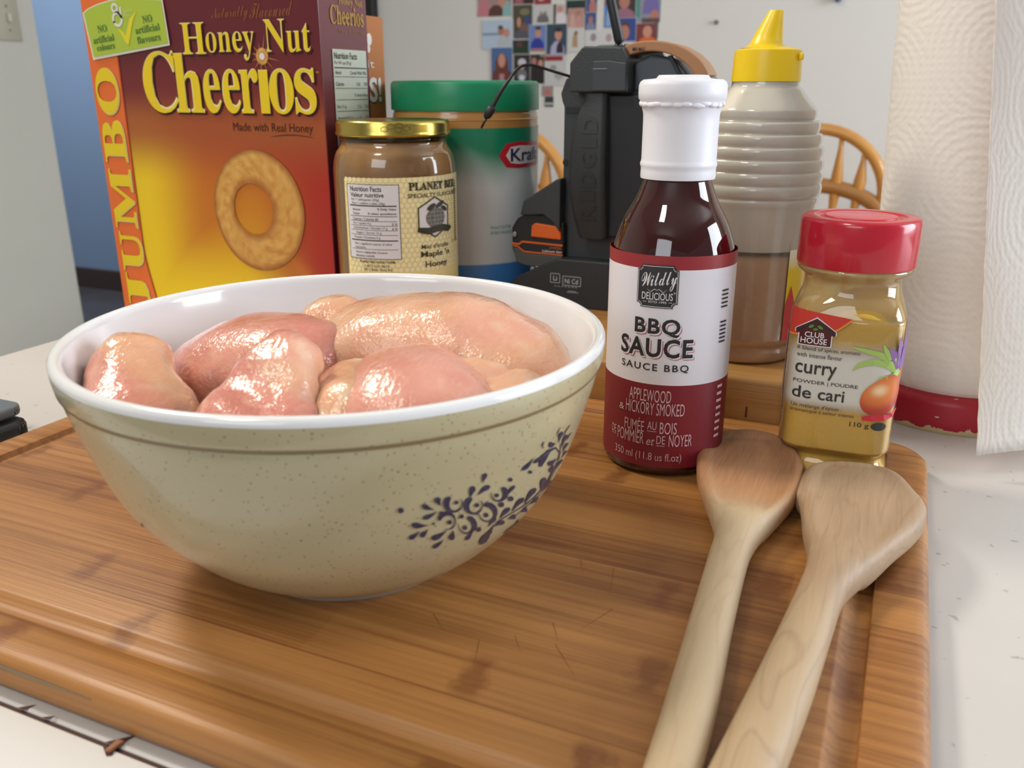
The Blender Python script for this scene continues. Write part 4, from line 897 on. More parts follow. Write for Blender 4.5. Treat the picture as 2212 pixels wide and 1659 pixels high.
M_dink = mat('deep_red_ink', '#8e2b17', 0.4)
M_pale = mat('pale_yellow_ink', '#f5e9a8', 0.35)
def stacked(letters, nm):
    for nm_, m_, sh, off, g, wt in ((nm + '_shadow', mat('logo_shadow_ink', '#3b0f12', 0.4), (0.0012, -0.0012), 0.0007, 0.0004, 0.0), (nm + '_edge', M_pale, (-0.0004, 0.0005), 0.0009, 0.0, -0.004), (nm, M_yink, (0.0, 0.0), 0.0012, 0.0, -0.014)):
        w = Ink()
        for tx, a, b_, z0, z1, kw in letters:
            k = dict(kw); k['weight'] = k.get('weight', 0) + wt
            w.text(tx, a - g, b_ + g, z0 - g, z1 + g, **k)
        w.build(nm_, ff, m_, art, off, shift=sh)
stacked([(bold('H'), 0.1090, 0.1345, 0.2240, 0.2478, {}), (bold('oney'), 0.1350, 0.1845, 0.2185, 0.2400, {}), (bold('N'), 0.1945, 0.2150, 0.2240, 0.2480, {}), (bold('ut'), 0.2160, 0.2385, 0.2240, 0.2445, {})], 'title_lettering')
stacked([(bold('C'), 0.0613, 0.0990, 0.1772, 0.2268, {'weight': 0.01}), (bold('h'), 0.0960, 0.1265, 0.1780, 0.2248, {'weight': 0.01}), (bold('ee'), 0.1270, 0.1655, 0.1776, 0.2120, {'weight': 0.01}), (bold('r'), 0.1655, 0.1845, 0.1780, 0.2120, {'weight': 0.01}),
         (chr(0x131), 0.1855, 0.1945, 0.1780, 0.2110, {'weight': 0.02}), (bold('o'), 0.1950, 0.2190, 0.1776, 0.2120, {'weight': 0.01}), (bold('s'), 0.2200, 0.2405, 0.1776, 0.2120, {'weight': 0.01})], 'logo_lettering')
Ink().text('TM', 0.2408, 0.2436, 0.2085, 0.2098).build('trademark', ff, M_yink, art, 0.0007)
# JUMBO runs up the strip
w = Ink(); ws = Ink()
for tx, z0, z1, e in (('J', -0.0060, 0.0330, .004), ('U', 0.0360, 0.0715, .003), ('M', 0.0760, 0.1280, .001), ('B', 0.1350, 0.1705, 0), ('O', 0.1755, 0.2145, 0)):
    w.text(bold(tx), 0.0040 + e, 0.0305 + e, z0, z1, weight=0.012, rot=True); ws.text(bold(tx), 0.0034 + e, 0.0311 + e, z0 - 0.0005, z1 + 0.0005, weight=0.012, rot=True)
ws.build('jumbo_shadow', ff, mat('jumbo_shadow_ink', '#a32d15', 0.4), art, 0.0007, shift=(0.0010, -0.0008))
ws.build('jumbo_edge', ff, M_pale, art, 0.0009, shift=(0.0004, -0.0004))
w.build('jumbo_lettering', ff, M_yink, art, 0.0012, label='yellow JUMBO lettering running upward')
Ink().text(script('Naturally'), 0.1420, 0.1790, 0.2475, 0.2590, -0.006, slant=0.002, angle=0.04).text(script('Flavoured'), 0.1810, 0.2220, 0.2500, 0.2610, -0.006, slant=0.002, angle=0.04).build('script_lettering', ff, mat('copper_ink', '#9a5a3a', 0.35), art, 0.0006, label='copper script line')
w = Ink().text('Made with Real Honey', 0.1540, 0.2345, 0.1618, 0.1706, 0.0)
w.line([(0.1917 + 0.0438 * t / 10, 0.1598 + 0.0018 * math.sin(t / 10 * math.pi)) for t in range(11)], [.0001, .0004, .0006, .0007, .0007, .0007, .0006, .0006, .0005, .0004, .0001])
w.build('tagline_lettering', ff, mat('dark_brown_ink', '#3f170c', 0.4), art, 0.0006, label='dark brown Made with Real Honey')
# the toasted oat ring on the front, printed
def ring_picture(cx, cz, ro, ri, rot, name, par, sq_=1.0, lab_=None):
    bm = bmesh.new(); Lc = bm.verts.layers.float_color.new('Col'); rows = []
    for j in range(17):
        t = j / 16; row = []
        for i in range(72):
            a = 2 * math.pi * i / 72
            wob = 1 + 0.015 * noise.noise(Vector((math.cos(a) * 2, math.sin(a) * 2, cx * 50)))
            ex, ez = ro[0] * math.cos(a) * wob, ro[1] * math.sin(a) * wob
            hx_, hz_ = ri[0] * math.cos(a), ri[1] * math.sin(a)
            px_, pz_ = hx_ + (ex - hx_) * t + ri[2] * (1 - t), hz_ + (ez - hz_) * t + ri[3] * (1 - t)
            c_, s_ = math.cos(rot), math.sin(rot); X, Z = cx + px_ * c_ - pz_ * s_, cz + px_ * s_ + pz_ * c_
            v = bm.verts.new(ff(X, Z, 0.0009))
            nz = noise.noise(Vector((X, Z, 0)) * 160) * 0.5 + noise.noise(Vector((X, Z, 3)) * 420) * 0.3
            g = 0.5 + nz * 0.9 + 0.25 * math.cos(a - 1.4) * (t - 0.4)
            col = mix(lin('#c27a2c'), lin('#e9bd68'), g)
            edge = sst(0.62, 1.0, t) * (0.35 + 0.65 * sst(0.3, -0.9, math.sin(a + 0.5)) if False else 0.8)
            col = mix(col, lin('#8d4418'), 0.75 * sst(0.80, 1.0, t)); col = mix(col, lin('#9a4c1b'), 0.7 * (1 - sst(0.0, 0.30, t)))
            v[Lc] = col; row.append(v)
        rows.append(row)
    for a_, b_ in zip(rows[:-1], rows[1:]):
        for i in range(72): bm.faces.new((a_[i], a_[(i + 1) % 72], b_[(i + 1) % 72], b_[i]))
    obj(name, bm, M_print, par, label=lab_)
ring_picture(0.1725, 0.0985, (0.0475, 0.0505), (0.0205, 0.0215, -0.005, 0.0015), 0.0, 'oat_ring_picture', art, lab_='large printed toasted oat ring')
w = Ink()
for k in range(12):
    a = math.pi * k / 6 + 0.3; w.line([(0.1905 + 0.004 * math.cos(a), 0.2215 + 0.004 * math.sin(a)), (0.1905 + (0.011 + 0.003 * (k % 3)) * math.cos(a), 0.2215 + (0.011 + 0.003 * (k % 3)) * math.sin(a))], [.0012, .0001])
w.build('sparkle_rays', ff, mat('sparkle_ink', '#b57a52', 0.4), art, 0.0006)
ring_picture(0.1905, 0.2215, (0.0062, 0.0066), (0.0026, 0.0028, 0, 0), 0.0, 'small_oat_ring_picture', art)
Ink().ell(0.1905, 0.2215, 0.0026, 0.0028).build('sparkle', ff, M_white_ink, art, 0.0010)
# green sticker
st_o = [(0.0020, 0.2592), (0.0090, 0.2625), (0.0200, 0.2655), (0.0357, 0.2683), (0.0550, 0.2695), (0.0943, 0.2668), (0.0966, 0.2314), (0.0068, 0.2209)]
cxs, czs = 0.05, 0.247
stk = Ink().poly(st_o).build('sticker', ff, mat('sticker_white', '#e6e8d2', 0.4), kb, 0.0016, label='green and white sticker at the upper left')
Ink().poly([(cxs + (a - cxs) * 0.965, czs + (b_ - czs) * 0.93 + 0.0006) for a, b_ in st_o]).build('sticker_green', ff, mat('sticker_green_ink', '#b2c843', 0.4), stk, 0.0019)
w = Ink()
for tx, cx_, cz_, wd, hg in (('NO', 0.0231, 0.2461, 0.0110, 0.0058), ('artificial', 0.0231, 0.2378, 0.0250, 0.0055), ('colours', 0.0243, 0.2314, 0.0215, 0.0050), ('NO', 0.0757, 0.2523, 0.0110, 0.0058), ('artificial', 0.0745, 0.2448, 0.0275, 0.0055), ('flavours', 0.0747, 0.2370, 0.0265, 0.0055)):
    w.text(bold(tx), cx_ - wd / 2, cx_ + wd / 2, cz_ - hg / 2, cz_ + hg / 2, weight=0.01, angle=0.10)
w.build('sticker_lettering', ff, mat('sticker_dark_green', '#4a7538', 0.45), stk, 0.0022, label='dark green sticker lettering')
Ink().poly([(0.0412, 0.2462), (0.0462, 0.2432), (0.0492, 0.2400), (0.0560, 0.2530), (0.0652, 0.2590), (0.0592, 0.2510), (0.0545, 0.2400), (0.0512, 0.2322), (0.0488, 0.2340)]).build('check_mark', ff, mat('check_yellow', '#e8d92f', 0.4), stk, 0.0022, label='yellow check mark')
w = Ink().line([(0.0422 + 0.0048 * math.cos(t), 0.2530 + 0.0050 * math.sin(t)) for t in [k * math.pi / 10 for k in range(-9, 13)]], 0.0022)
w.line([(0.0405 + 0.0030 * math.cos(t), 0.2618 + 0.0030 * math.sin(t)) for t in [k * math.pi / 8 for k in range(0, 17)]], 0.0019).line([(0.0425, 0.2590), (0.0452, 0.2570), (0.0470, 0.2535), (0.0468, 0.2625)], 0.0018)
w.build('sticker_emblem', ff, M_white_ink, stk, 0.0022, label='curly white script g emblem')
Ink().text('General', 0.0495, 0.0600, 0.2580, 0.2612, angle=0.1).text('Mills', 0.0490, 0.0560, 0.2545, 0.2574, angle=0.1).build('sticker_small_lettering', ff, mat('sticker_pale_green', '#d6e08e', 0.45), stk, 0.0022)
# right side panel
fs = on_side(KX + KW, KY)
w = Ink().text(bold('Cheerios'), 0.0145, 0.0610, 0.2448, 0.2590, 0.012).text(bold('Honey Nut'), 0.0270, 0.0600, 0.2585, 0.2650, 0.0)
w.build('side_logo_lettering', fs, mat('gold_print', '#a87c2c', 0.4), kb, 0.0006, label='gold lettering on the side panel')
Ink().text('à saveur de miel et noix', 0.0255, 0.0610, 0.2390, 0.2425, 0.008).build('side_small_lettering', fs, mat('brown_gold_print', '#8a5a26', 0.4), kb, 0.0006)
npn = Ink().rect(0.0142, 0.0620, 0.0600, 0.2268).build('nutrition_panel', fs, mat('side_panel_white', '#c2c6b8', 0.45), kb, 0.0006, label='pale nutrition panel on the side')
w = Ink().text('Nutrition Facts', 0.0160, 0.0480, 0.2195, 0.2245, 0.012).text('Per 3/4 cup (29 g)', 0.0160, 0.0390, 0.2148, 0.2180)
z = 0.2080
for a, b_, c_ in (('Amount', '', 'Cereal With Milk'), ('Calories', '110', '170'), ('', '', '% Daily Value'), ('Fat 1.5 g', '2 %', '3 %'), ('Saturated 0.2 g', '1 %', '7 %'), ('+ Trans 0 g', '', ''), ('Cholesterol 0 mg', '', ''), ('Sodium 190 mg', '8 %', '10 %'), ('Carbohydrate 23 g', '8 %', '10 %'), ('Fibre 2 g', '8 %', '8 %'), ('Sugars 9 g', '', ''), ('Protein 2 g', '', ''), ('Iron', '30 %', '30 %'), ('Calcium', '2 %', '15 %')):
    if a: w.text(a, 0.0162, 0.0162 + 0.0014 * len(a), z, z + 0.0030, 0.006)
    if b_: w.text(b_, 0.0455, 0.0455 + 0.0016 * len(b_), z, z + 0.0028)
    if c_: w.text(c_, 0.0610 - 0.0015 * len(c_), 0.0610, z, z + 0.0028)
    w.rect(0.0155, 0.0612, z - 0.0020, z - 0.0016); z -= 0.0088
w.rect(0.0155, 0.0612, 0.2125, 0.2134)
w.build('nutrition_lettering', fs, mat('panel_ink', '#3c3f38', 0.5), npn, 0.0009)

ob = thing('cereal_box', (-0.545, 0.682, KZ0), 'orange box peeking out behind the maroon cereal box', 'cereal box')
OX = -0.4320
obj('carton', box(-0.655, OX, 0.6645, 0.694, KZ0, 0.2552, 0.0008), mat('orange_carton', '#b5692c', 0.45), ob, smooth=False)
fo = on_side(OX, 0.6645)
def ocol(s, z): return mix(mix(lin('#c9966a'), lin('#b8743f'), sst(0.12, 0.20, z)), lin('#ad6426'), sst(0.19, 0.21, z))
op = obj('side_print', patch(lambda s, z: fo(s, z, 0.0003), 0.0005, 0.0290, KZ0, 0.2545, 6, 40, ocol), mat('orange_art', '#ffffff', 0.45, vcol=True), ob)
Ink().poly([(0.002, 0.126), (0.014, 0.146), (0.020, 0.150), (0.028, 0.148), (0.028, 0.118), (0.002, 0.112)]).build('milk_picture', fo, mat('milk_print', '#c9bfb4', 0.45), op, 0.0005)
Ink().poly([(0.004, 0.108), (0.014, 0.128), (0.020, 0.112), (0.028, 0.102), (0.028, 0.085), (0.004, 0.085)]).build('cereal_picture', fo, mat('cereal_print', '#b4815a', 0.45), op, 0.0007)
w = Ink().text('S!', 0.003, 0.022, 0.186, 0.2065, 0.03)
w.build('lettering_shadow', fo, mat('box_ink', '#2d3b46', 0.5), op, 0.0006, shift=(0.001, -0.001)); w.text('it', 0.002, 0.012, 0.214, 0.220).ell(0.006, 0.2365, 0.004, 0.005).ell(0.004, 0.229, 0.003, 0.003)
w.build('lettering', fo, mat('box_white', '#ddd5cf', 0.5), op, 0.0009, label='white lettering on the orange side')

# ------------------------------------------------------------------ jobsite radio
M_rad = mat('dark_grey_plastic', '#35393c', 0.42, bump=(700, 0.15))
M_rad2 = mat('charcoal_plastic', '#2a2d30', 0.5, bump=(700, 0.15))
M_rad3 = mat('black_plastic', '#1d1f23', 0.45)
rd = thing('jobsite_radio', (-0.21, 0.73, ZB), 'dark grey angular jobsite radio with a carry handle and antenna, behind the sauce bottle', 'radio')
obj('body', prism([(-0.2566, 0.0600), (-0.2566, 0.1834), (-0.2585, 0.1880), (-0.2597, 0.1935), (-0.2555, 0.2045), (-0.2440, 0.2110), (-0.1720, 0.2110), (-0.1600, 0.2045), (-0.1570, 0.1935), (-0.1570, 0.0600)], 0.676, 0.798, 0.0012), M_rad, rd, smooth=False)
obj('recess', prism([(-0.2180, 0.0850), (-0.2180, 0.1925), (-0.1640, 0.1925), (-0.1640, 0.0850)], 0.668, 0.680, 0.001), M_rad3, rd, smooth=False, label='black recessed front')
hd = obj('head', prism([(-0.2454, 0.1945), (-0.2456, 0.2155), (-0.2353, 0.2272), (-0.2050, 0.2262), (-0.2002, 0.2180), (-0.1998, 0.1945)], 0.657, 0.775, 0.0012), M_rad, rd, smooth=False)
obj('head_facet', prism([(-0.2265, 0.1955), (-0.2265, 0.2165), (-0.2150, 0.2168), (-0.2008, 0.2150), (-0.2008, 0.1955)], 0.6550, 0.6575, 0.0006), mat('radio_facet', '#3c4247', 0.4), hd, smooth=False)
obj('seam', box(-0.2262, -0.2150, 0.6546, 0.6552, 0.2108, 0.2114), mat('radio_scuff', '#8d9296', 0.5), hd, smooth=False)
obj('slot', box(-0.2545, -0.2375, 0.6748, 0.6768, 0.1790, 0.1835), M_rad3, rd, smooth=False)
obj('bolt_hole', prism([(-0.2545 + 0.0022 * math.cos(a * math.pi / 6), 0.1410 + 0.0026 * math.sin(a * math.pi / 6)) for a in range(12)], 0.6752, 0.677), M_rad3, rd, smooth=False)
hs2 = [(0.1938, -0.2350, -0.2168), (0.1880, -0.2355, -0.2166), (0.1660, -0.2425, -0.2158), (0.1330, -0.2452, -0.2150), (0.1080, -0.2425, -0.2142), (0.0870, -0.2375, -0.2140), (0.0835, -0.2355, -0.2150)]
rings = []
for z, a, b_ in smooth_prof(hs2, 4):
    bow = 0.6600 - 0.0050 * math.sin(math.pi * (z - 0.083) / 0.112)
    rings.append([(x, y, z) for x, y in rrect(a, b_, bow, bow + 0.018, 0.004, 4)])
bm = bmesh.new(); grid_faces(bm, rings); recalc(bm)
hnd = obj('handle', bm, M_rad2, rd, sharp=40)
w = Ink()
z = 0.0985
for ch_ in 'RIDGID':
    hgt_ = 0.0075 if ch_ == 'I' else 0.0125
    w.text(ch_, -0.2345, -0.2215, z, z + hgt_, weight=0.03, rot=True); z += hgt_ + 0.0027
w.build('handle_lettering', lambda x, z_, o: Vector((x, 0.6600 - 0.0050 * math.sin(math.pi * (z_ - 0.083) / 0.112) - 0.0002 - o, z_)), mat('embossed_black', '#25282b', 0.45), hnd, 0.0004, label='embossed black RIDGID lettering')
obj('battery_shroud', prism([(-0.2566, 0.1290), (-0.2863, 0.1100), (-0.2890, 0.0985), (-0.2780, 0.0990), (-0.2690, 0.1000), (-0.2610, 0.0950), (-0.2540, 0.0860), (-0.2540, 0.1290)], 0.664, 0.780, 0.001), M_rad, rd, smooth=False)
bp_ = obj('battery_pack', prism([(-0.2845, 0.1000), (-0.2935, 0.0950), (-0.2985, 0.0870), (-0.2980, 0.0690), (-0.2930, 0.0580), (-0.2850, 0.0560), (-0.2520, 0.0560), (-0.2520, 0.0930), (-0.2600, 0.0975), (-0.2700, 0.0995)], 0.668, 0.735, 0.0015), M_rad3, rd, smooth=False, label='black and orange battery pack')
M_or = mat('orange_plastic', '#dd6420', 0.4)
obj('release_button', prism([(-0.2800, 0.0810), (-0.2795, 0.0900), (-0.2765, 0.0925), (-0.2540, 0.0905), (-0.2535, 0.0800)], 0.6655, 0.669, 0.0008), M_or, bp_, smooth=False)
w = Ink().line([(-0.2978, 0.0742), (-0.2915, 0.0738), (-0.2885, 0.0762), (-0.2525, 0.0752)], 0.0016).line([(-0.2965, 0.0722), (-0.2925, 0.0718), (-0.2870, 0.0680), (-0.2525, 0.0672)], 0.0012)
w.build('battery_stripe', lambda x, z_, o: Vector((x, 0.6678 - o, z_)), M_or, bp_, 0.0003)
obj('battery_base', prism([(-0.2965, 0.0705), (-0.2935, 0.0590), (-0.2850, 0.0565), (-0.2525, 0.0565), (-0.2525, 0.0660), (-0.2870, 0.0668), (-0.2925, 0.0705)], 0.6668, 0.6685, 0.0004), mat('grey_battery', '#4a4c4b', 0.5), bp_, smooth=False)
Ink().text('HYPER', -0.2640, -0.2530, 0.0716, 0.0738, 0.01).build('orange_lettering', lambda x, z_, o: Vector((x, 0.6676 - o, z_)), mat('dull_orange_ink', '#b9572a', 0.5), bp_, 0.0006)
Ink().text('Lithium Ion', -0.2700, -0.2530, 0.0688, 0.0708, 0.006).build('white_lettering', lambda x, z_, o: Vector((x, 0.6676 - o, z_)), M_white_ink, bp_, 0.0006)
for x, z in ((-0.2950, 0.0820), (-0.2785, 0.0540)):
    obj('screw', prism([(x + 0.0020 * math.cos(a * math.pi / 6), z + 0.0022 * math.sin(a * math.pi / 6)) for a in range(12)], 0.6655, 0.669, 0.0003), mat('steel_screw', '#a5a8aa', 0.3, 0.8), bp_, smooth=False)
obj('base', prism([(-0.2530, 0.0655), (-0.2660, 0.0600), (-0.2900, 0.0480), (-0.2990, 0.0400), (-0.2990, ZB), (-0.1500, ZB), (-0.1500, 0.0655)], 0.660, 0.798, 0.0012), M_rad2, rd, smooth=False)
w = Ink().frame(-0.2598, -0.2512, 0.0455, 0.0535, 0.0005).frame(-0.2490, -0.2330, 0.0440, 0.0520, 0.0005).text('Li', -0.2572, -0.2538, 0.0474, 0.0515, 0.015).text('Ni Cd', -0.2470, -0.2355, 0.0458, 0.0500, 0.015)
for k in range(7): w.rect(-0.2560 + k * 0.003, -0.2542 + k * 0.003, 0.0428, 0.0432)
w.rect(-0.2450, -0.2350, 0.0385, 0.0389).rect(-0.2440, -0.2370, 0.0395, 0.0399)
w.build('base_lettering', lambda x, z_, o: Vector((x, 0.660 - o, z_)), mat('pale_grey_ink', '#b4b8ba', 0.5), rd, 0.0004, label='pale Li and Ni Cd markings')
# roll bar over the top, right of the head
def arc(r0, r1, a0, a1, cx_, cz_, n=14): 
    o_ = [(cx_ + r0 * math.cos(math.radians(a0 + (a1 - a0) * k / n)), cz_ + r0 * math.sin(math.radians(a0 + (a1 - a0) * k / n)) * 0.75) for k in range(n + 1)]
    return o_ + [(cx_ + r1 * math.cos(math.radians(a1 + (a0 - a1) * k / n)), cz_ + r1 * math.sin(math.radians(a1 + (a0 - a1) * k / n)) * 0.75) for k in range(n + 1)]
obj('roll_bar', prism(arc(0.0470, 0.0370, 115, 18, -0.1990 + 0.012, 0.1955), 0.668, 0.700, 0.001), mat('copper_tan', '#a97a52', 0.4), rd, smooth=False, label='copper coloured top bar')  # bar in one even copper tan colour
Ink().text('MIN MAX', -0.2000, -0.1905, 0.2235, 0.2262, 0.02).build('bar_lettering', lambda x, z_, o: Vector((x, 0.668 - o, z_)), M_rad3, rd, 0.0004)
obj('speaker_bezel', prism([(-0.2000, 0.2150), (-0.1880, 0.2215), (-0.1700, 0.2180), (-0.1600, 0.2080), (-0.1560, 0.1955), (-0.2000, 0.1955)], 0.674, 0.780, 0.002), mat('blue_grey_plastic', '#4a525b', 0.35), rd, smooth=False)
obj('bezel_rib', prism([(-0.1740, 0.2200), (-0.1715, 0.2205), (-0.1625, 0.2060), (-0.1655, 0.2055)], 0.671, 0.676, 0.0004), M_rad3, rd, smooth=False)
obj('top_slab', prism([(-0.2420, 0.2268), (-0.2380, 0.2300), (-0.1900, 0.2305), (-0.1850, 0.2275)], 0.700, 0.790, 0.001), mat('top_grey', '#6c706d', 0.3), rd, smooth=False)
an = obj('antenna', tube([(-0.2172, 0.690, 0.2285), (-0.2176, 0.690, 0.2325), (-0.2290, 0.694, 0.2700), (-0.2400, 0.698, 0.3100)], [0.0022, 0.0040, 0.0036, 0.0030], 14), M_rad3, rd, label='black rubber antenna')
obj('antenna_pivot', tube([(-0.2205, 0.690, 0.2290), (-0.2140, 0.690, 0.2290)], 0.0022, 12), mat('pivot_steel', '#9a9d9c', 0.3, 0.8), an)
# audio cable with its plug hanging in front of the green lid
cpts = smooth_prof([(-0.2500, 0.672, 0.2060), (-0.2620, 0.663, 0.2100), (-0.2740, 0.655, 0.2140), (-0.2800, 0.650, 0.2140), (-0.2850, 0.646, 0.2105), (-0.2890, 0.643, 0.2040), (-0.2950, 0.640, 0.1950), (-0.3020, 0.638, 0.1830)], 5)
cbl = obj('audio_cable', tube(cpts, [0.0011] * (len(cpts) - 12) + [0.0011 + 0.0009 * k / 11 for k in range(12)], 10), M_rad3, rd, label='thin black audio cable')
obj('plug', tube([(-0.3010, 0.638, 0.1845), (-0.3020, 0.638, 0.1825), (-0.3048, 0.6375, 0.1785), (-0.3060, 0.637, 0.1762), (-0.3065, 0.637, 0.1750)], [0.0020, 0.0034, 0.0034, 0.0026, 0.0012], 14), M_rad3, cbl)
obj('plug_tip', tube([(-0.3062, 0.637, 0.1755), (-0.3105, 0.637, 0.1680)], [0.0011, 0.0008], 10), M_rad3, cbl)

# ------------------------------------------------------------------ wooden spoons
def spoon_material(name, c1, c2, sc_, ring_amt=0.42):
    m, N, b = newmat(name)
    oc = N.node('ShaderNodeTexCoord').outputs['Object']
    at = N.node('ShaderNodeAttribute', attribute_name='Col').outputs['Color']
    mp = N.node('ShaderNodeMapping', iVector=oc, iScale=sc_).outputs[0]
    wv = N.node('ShaderNodeTexNoise', iVector=mp, iScale=1.0, iDetail=2, iDistortion=0.6).outputs[0]
    rings_ = N.math('FRACT', N.math('MULTIPLY', wv, 7.0))
    c = N.mix(N.math('MULTIPLY', N.ramp(rings_, [(0.0, (1, 1, 1, 1)), (0.25, (0, 0, 0, 1)), (0.9, (.25, .25, .25, 1)), (1.0, (1, 1, 1, 1))]), ring_amt), at, lin(c1))
    f2 = N.noise(N.node('ShaderNodeMapping', iVector=oc, iScale=(900, 40, 400)).outputs[0], 1.0, 3)
    c = N.mix(N.math('MULTIPLY', f2, 0.35), c, lin(c2))
    N.t.links.new(c, b.inputs['Base Color']); b.inputs['Roughness'].default_value = 0.55
    N.t.links.new(N.node('ShaderNodeBump', iStrength=0.2, iDistance=0.0005, iHeight=f2).outputs[0], b.inputs['Normal'])
    return m
def spoon(label, rows, dish, colf, material, squared=0.0):
    """rows = [(x, y, half width, centre height, half thickness)] from head tip to handle end"""
    rr = smooth_prof(rows, 6); n = len(rr); seg = 36; bm = bmesh.new(); Lc = bm.verts.layers.float_color.new('Col')
    P = [Vector((r[0], r[1], 0)) for r in rr]; R = []; acc = 0
    tot = sum((b - a).length for a, b in zip(P[:-1], P[1:]))
    for i in range(n):
        if i: acc += (P[i] - P[i - 1]).length
        t = (P[min(i + 1, n - 1)] - P[max(i - 1, 0)]).normalized(); s = Vector((-t.y, t.x, 0))
        x, y, hw, zc, ht = rr[i]; ring = []
        for q in range(seg):
            a = 2 * math.pi * q / seg; c, d = math.cos(a), math.sin(a)
            e = 0.62 if hw > 0.012 else 0.85
            X = math.copysign(abs(c) ** e, c) * hw; Z = math.copysign(abs(d) ** e, d) * ht
            if d > 0 and hw > 0.011:
                k = dish * sst(0.011, 0.020, hw) * (1 - sst(0.55, 0.92, abs(X) / hw)); Z -= k
            v = bm.verts.new(P[i] + s * X + Vector((0, 0, max(0.0004, zc + Z))))
            v[Lc] = colf(acc, X / max(hw, 1e-4)); ring.append(v)
        R.append(ring)
    for a_, b_ in zip(R[:-1], R[1:]):
        for q in range(seg): bm.faces.new((a_[q], a_[(q + 1) % seg], b_[(q + 1) % seg], b_[q]))
    bm.faces.new(R[0][::-1]); bm.faces.new(R[-1]); recalc(bm)
    return tag(obj('wooden_spoon', bm, material, base=(rows[4][0], rows[4][1], 0)), label, 'wooden spoon', 'wooden spoons on the board')
def col1(d, x):
    nz = noise.noise(Vector((d * 30, x * 2, 1)))
    c = mix(lin('#a9744a'), lin('#8c5530'), sst(0.2, 0.6, 0.5 + nz * 0.6 + 0.3 * abs(x - 0.2)) * (1 - sst(0.05, 0.085, d)))
    return mix(c, lin('#bfa888'), sst(0.075, 0.115, d))
def col2(d, x):
    nz = noise.noise(Vector((d * 22, x * 1.5, 5)))
    return mix(mix(lin('#a98a6c'), lin('#9a7d60'), 0.5 + nz), lin('#b59a78'), sst(0.12, 0.17, d))
spoon('wooden spoon with a round warm brown head and pale handle, nearer the sauce bottle',
      [(-0.0655, 0.4730, 0.002, 0.010, 0.003), (-0.0645, 0.4705, 0.013, 0.010, 0.0055), (-0.0625, 0.4620, 0.0215, 0.0095, 0.0078), (-0.0590, 0.4440, 0.0265, 0.009, 0.0085), (-0.0556, 0.4250, 0.0268, 0.009, 0.0088), (-0.0528, 0.4040, 0.0240, 0.009, 0.0088),
       (-0.0508, 0.3830, 0.0180, 0.009, 0.0088), (-0.0495, 0.3640, 0.0122, 0.009, 0.0088), (-0.0490, 0.3480, 0.0090, 0.009, 0.0085), (-0.0486, 0.3300, 0.0082, 0.0085, 0.0083), (-0.0455, 0.2820, 0.0080, 0.0083, 0.0081), (-0.0425, 0.2430, 0.0083, 0.0083, 0.0081), (-0.0405, 0.2070, 0.0082, 0.0083, 0.0081), (-0.0380, 0.1500, 0.0080, 0.0083, 0.0081), (-0.0362, 0.1150, 0.0076, 0.0083, 0.0078), (-0.0360, 0.112, 0.003, 0.0083, 0.004)],
      0.0052, col1, spoon_material('warm_spoon_wood', '#8f6440', '#cdb593', (70, 9, 40), 0.2))
spoon('greyish wooden spoon with a wide lopsided head, nearest the right edge of the board',
      [(-0.0085, 0.4480, 0.002, 0.010, 0.003), (-0.0080, 0.4460, 0.015, 0.010, 0.006), (-0.0062, 0.4370, 0.0228, 0.0095, 0.0085), (-0.0036, 0.4200, 0.0270, 0.0095, 0.0092), (-0.0012, 0.4060, 0.0290, 0.0095, 0.0093), (-0.0008, 0.3930, 0.0262, 0.0095, 0.0093),
       (-0.0030, 0.3720, 0.0205, 0.0095, 0.0093), (-0.0045, 0.3530, 0.0150, 0.0095, 0.0093), (-0.0075, 0.3360, 0.0108, 0.0095, 0.0093), (-0.0103, 0.3200, 0.0088, 0.0093, 0.0090), (-0.0125, 0.2960, 0.0088, 0.0090, 0.0088), (-0.0160, 0.2550, 0.0095, 0.0092, 0.0090), (-0.0203, 0.2160, 0.0096, 0.0092, 0.0090), (-0.0275, 0.1550, 0.0094, 0.0092, 0.0090), (-0.0320, 0.1150, 0.0090, 0.0092, 0.0086), (-0.0322, 0.112, 0.003, 0.0090, 0.004)],
      0.0030, col2, spoon_material('grey_spoon_wood', '#80654c', '#c8b295', (55, 8, 30)))

# ------------------------------------------------------------------ paper towel roll on its stand
TC = (0.0466, 0.6530); TZ = -0.015
tw = thing('paper_towel_holder', (TC[0], TC[1], TZ), 'white quilted paper towel roll on a worn red wooden stand, at the right', 'paper towel')
m, N, b = newmat('worn_red_paint')
oc = N.node('ShaderNodeTexCoord').outputs['Object']
zz = N.node('ShaderNodeSeparateXYZ', iVector=oc).outputs[2]
lowm = N.math('MULTIPLY', N.math('LESS_THAN', N.math('ADD', zz, N.math('MULTIPLY', N.noise(oc, 90, 4, 0.7), -0.012)), -0.0022), 1.0)
spm = N.math('GREATER_THAN', N.noise(oc, 130, 2), 0.71)
N.t.links.new(N.mix(N.math('MAXIMUM', lowm, spm), lin('#a8182c'), lin('#cdb68c')), b.inputs['Base Color']); b.inputs['Roughness'].default_value = 0.4
obj('base', lathe([(0.0001, TZ), (0.0610, TZ), (0.0625, TZ + 0.002), (0.0630, TZ + 0.006), (0.0630, TZ + 0.0185), (0.0622, TZ + 0.0222), (0.0600, TZ + 0.0240), (0.0001, TZ + 0.0240)], TC, 96), m, tw, label='worn red painted wooden base', sharp=50)
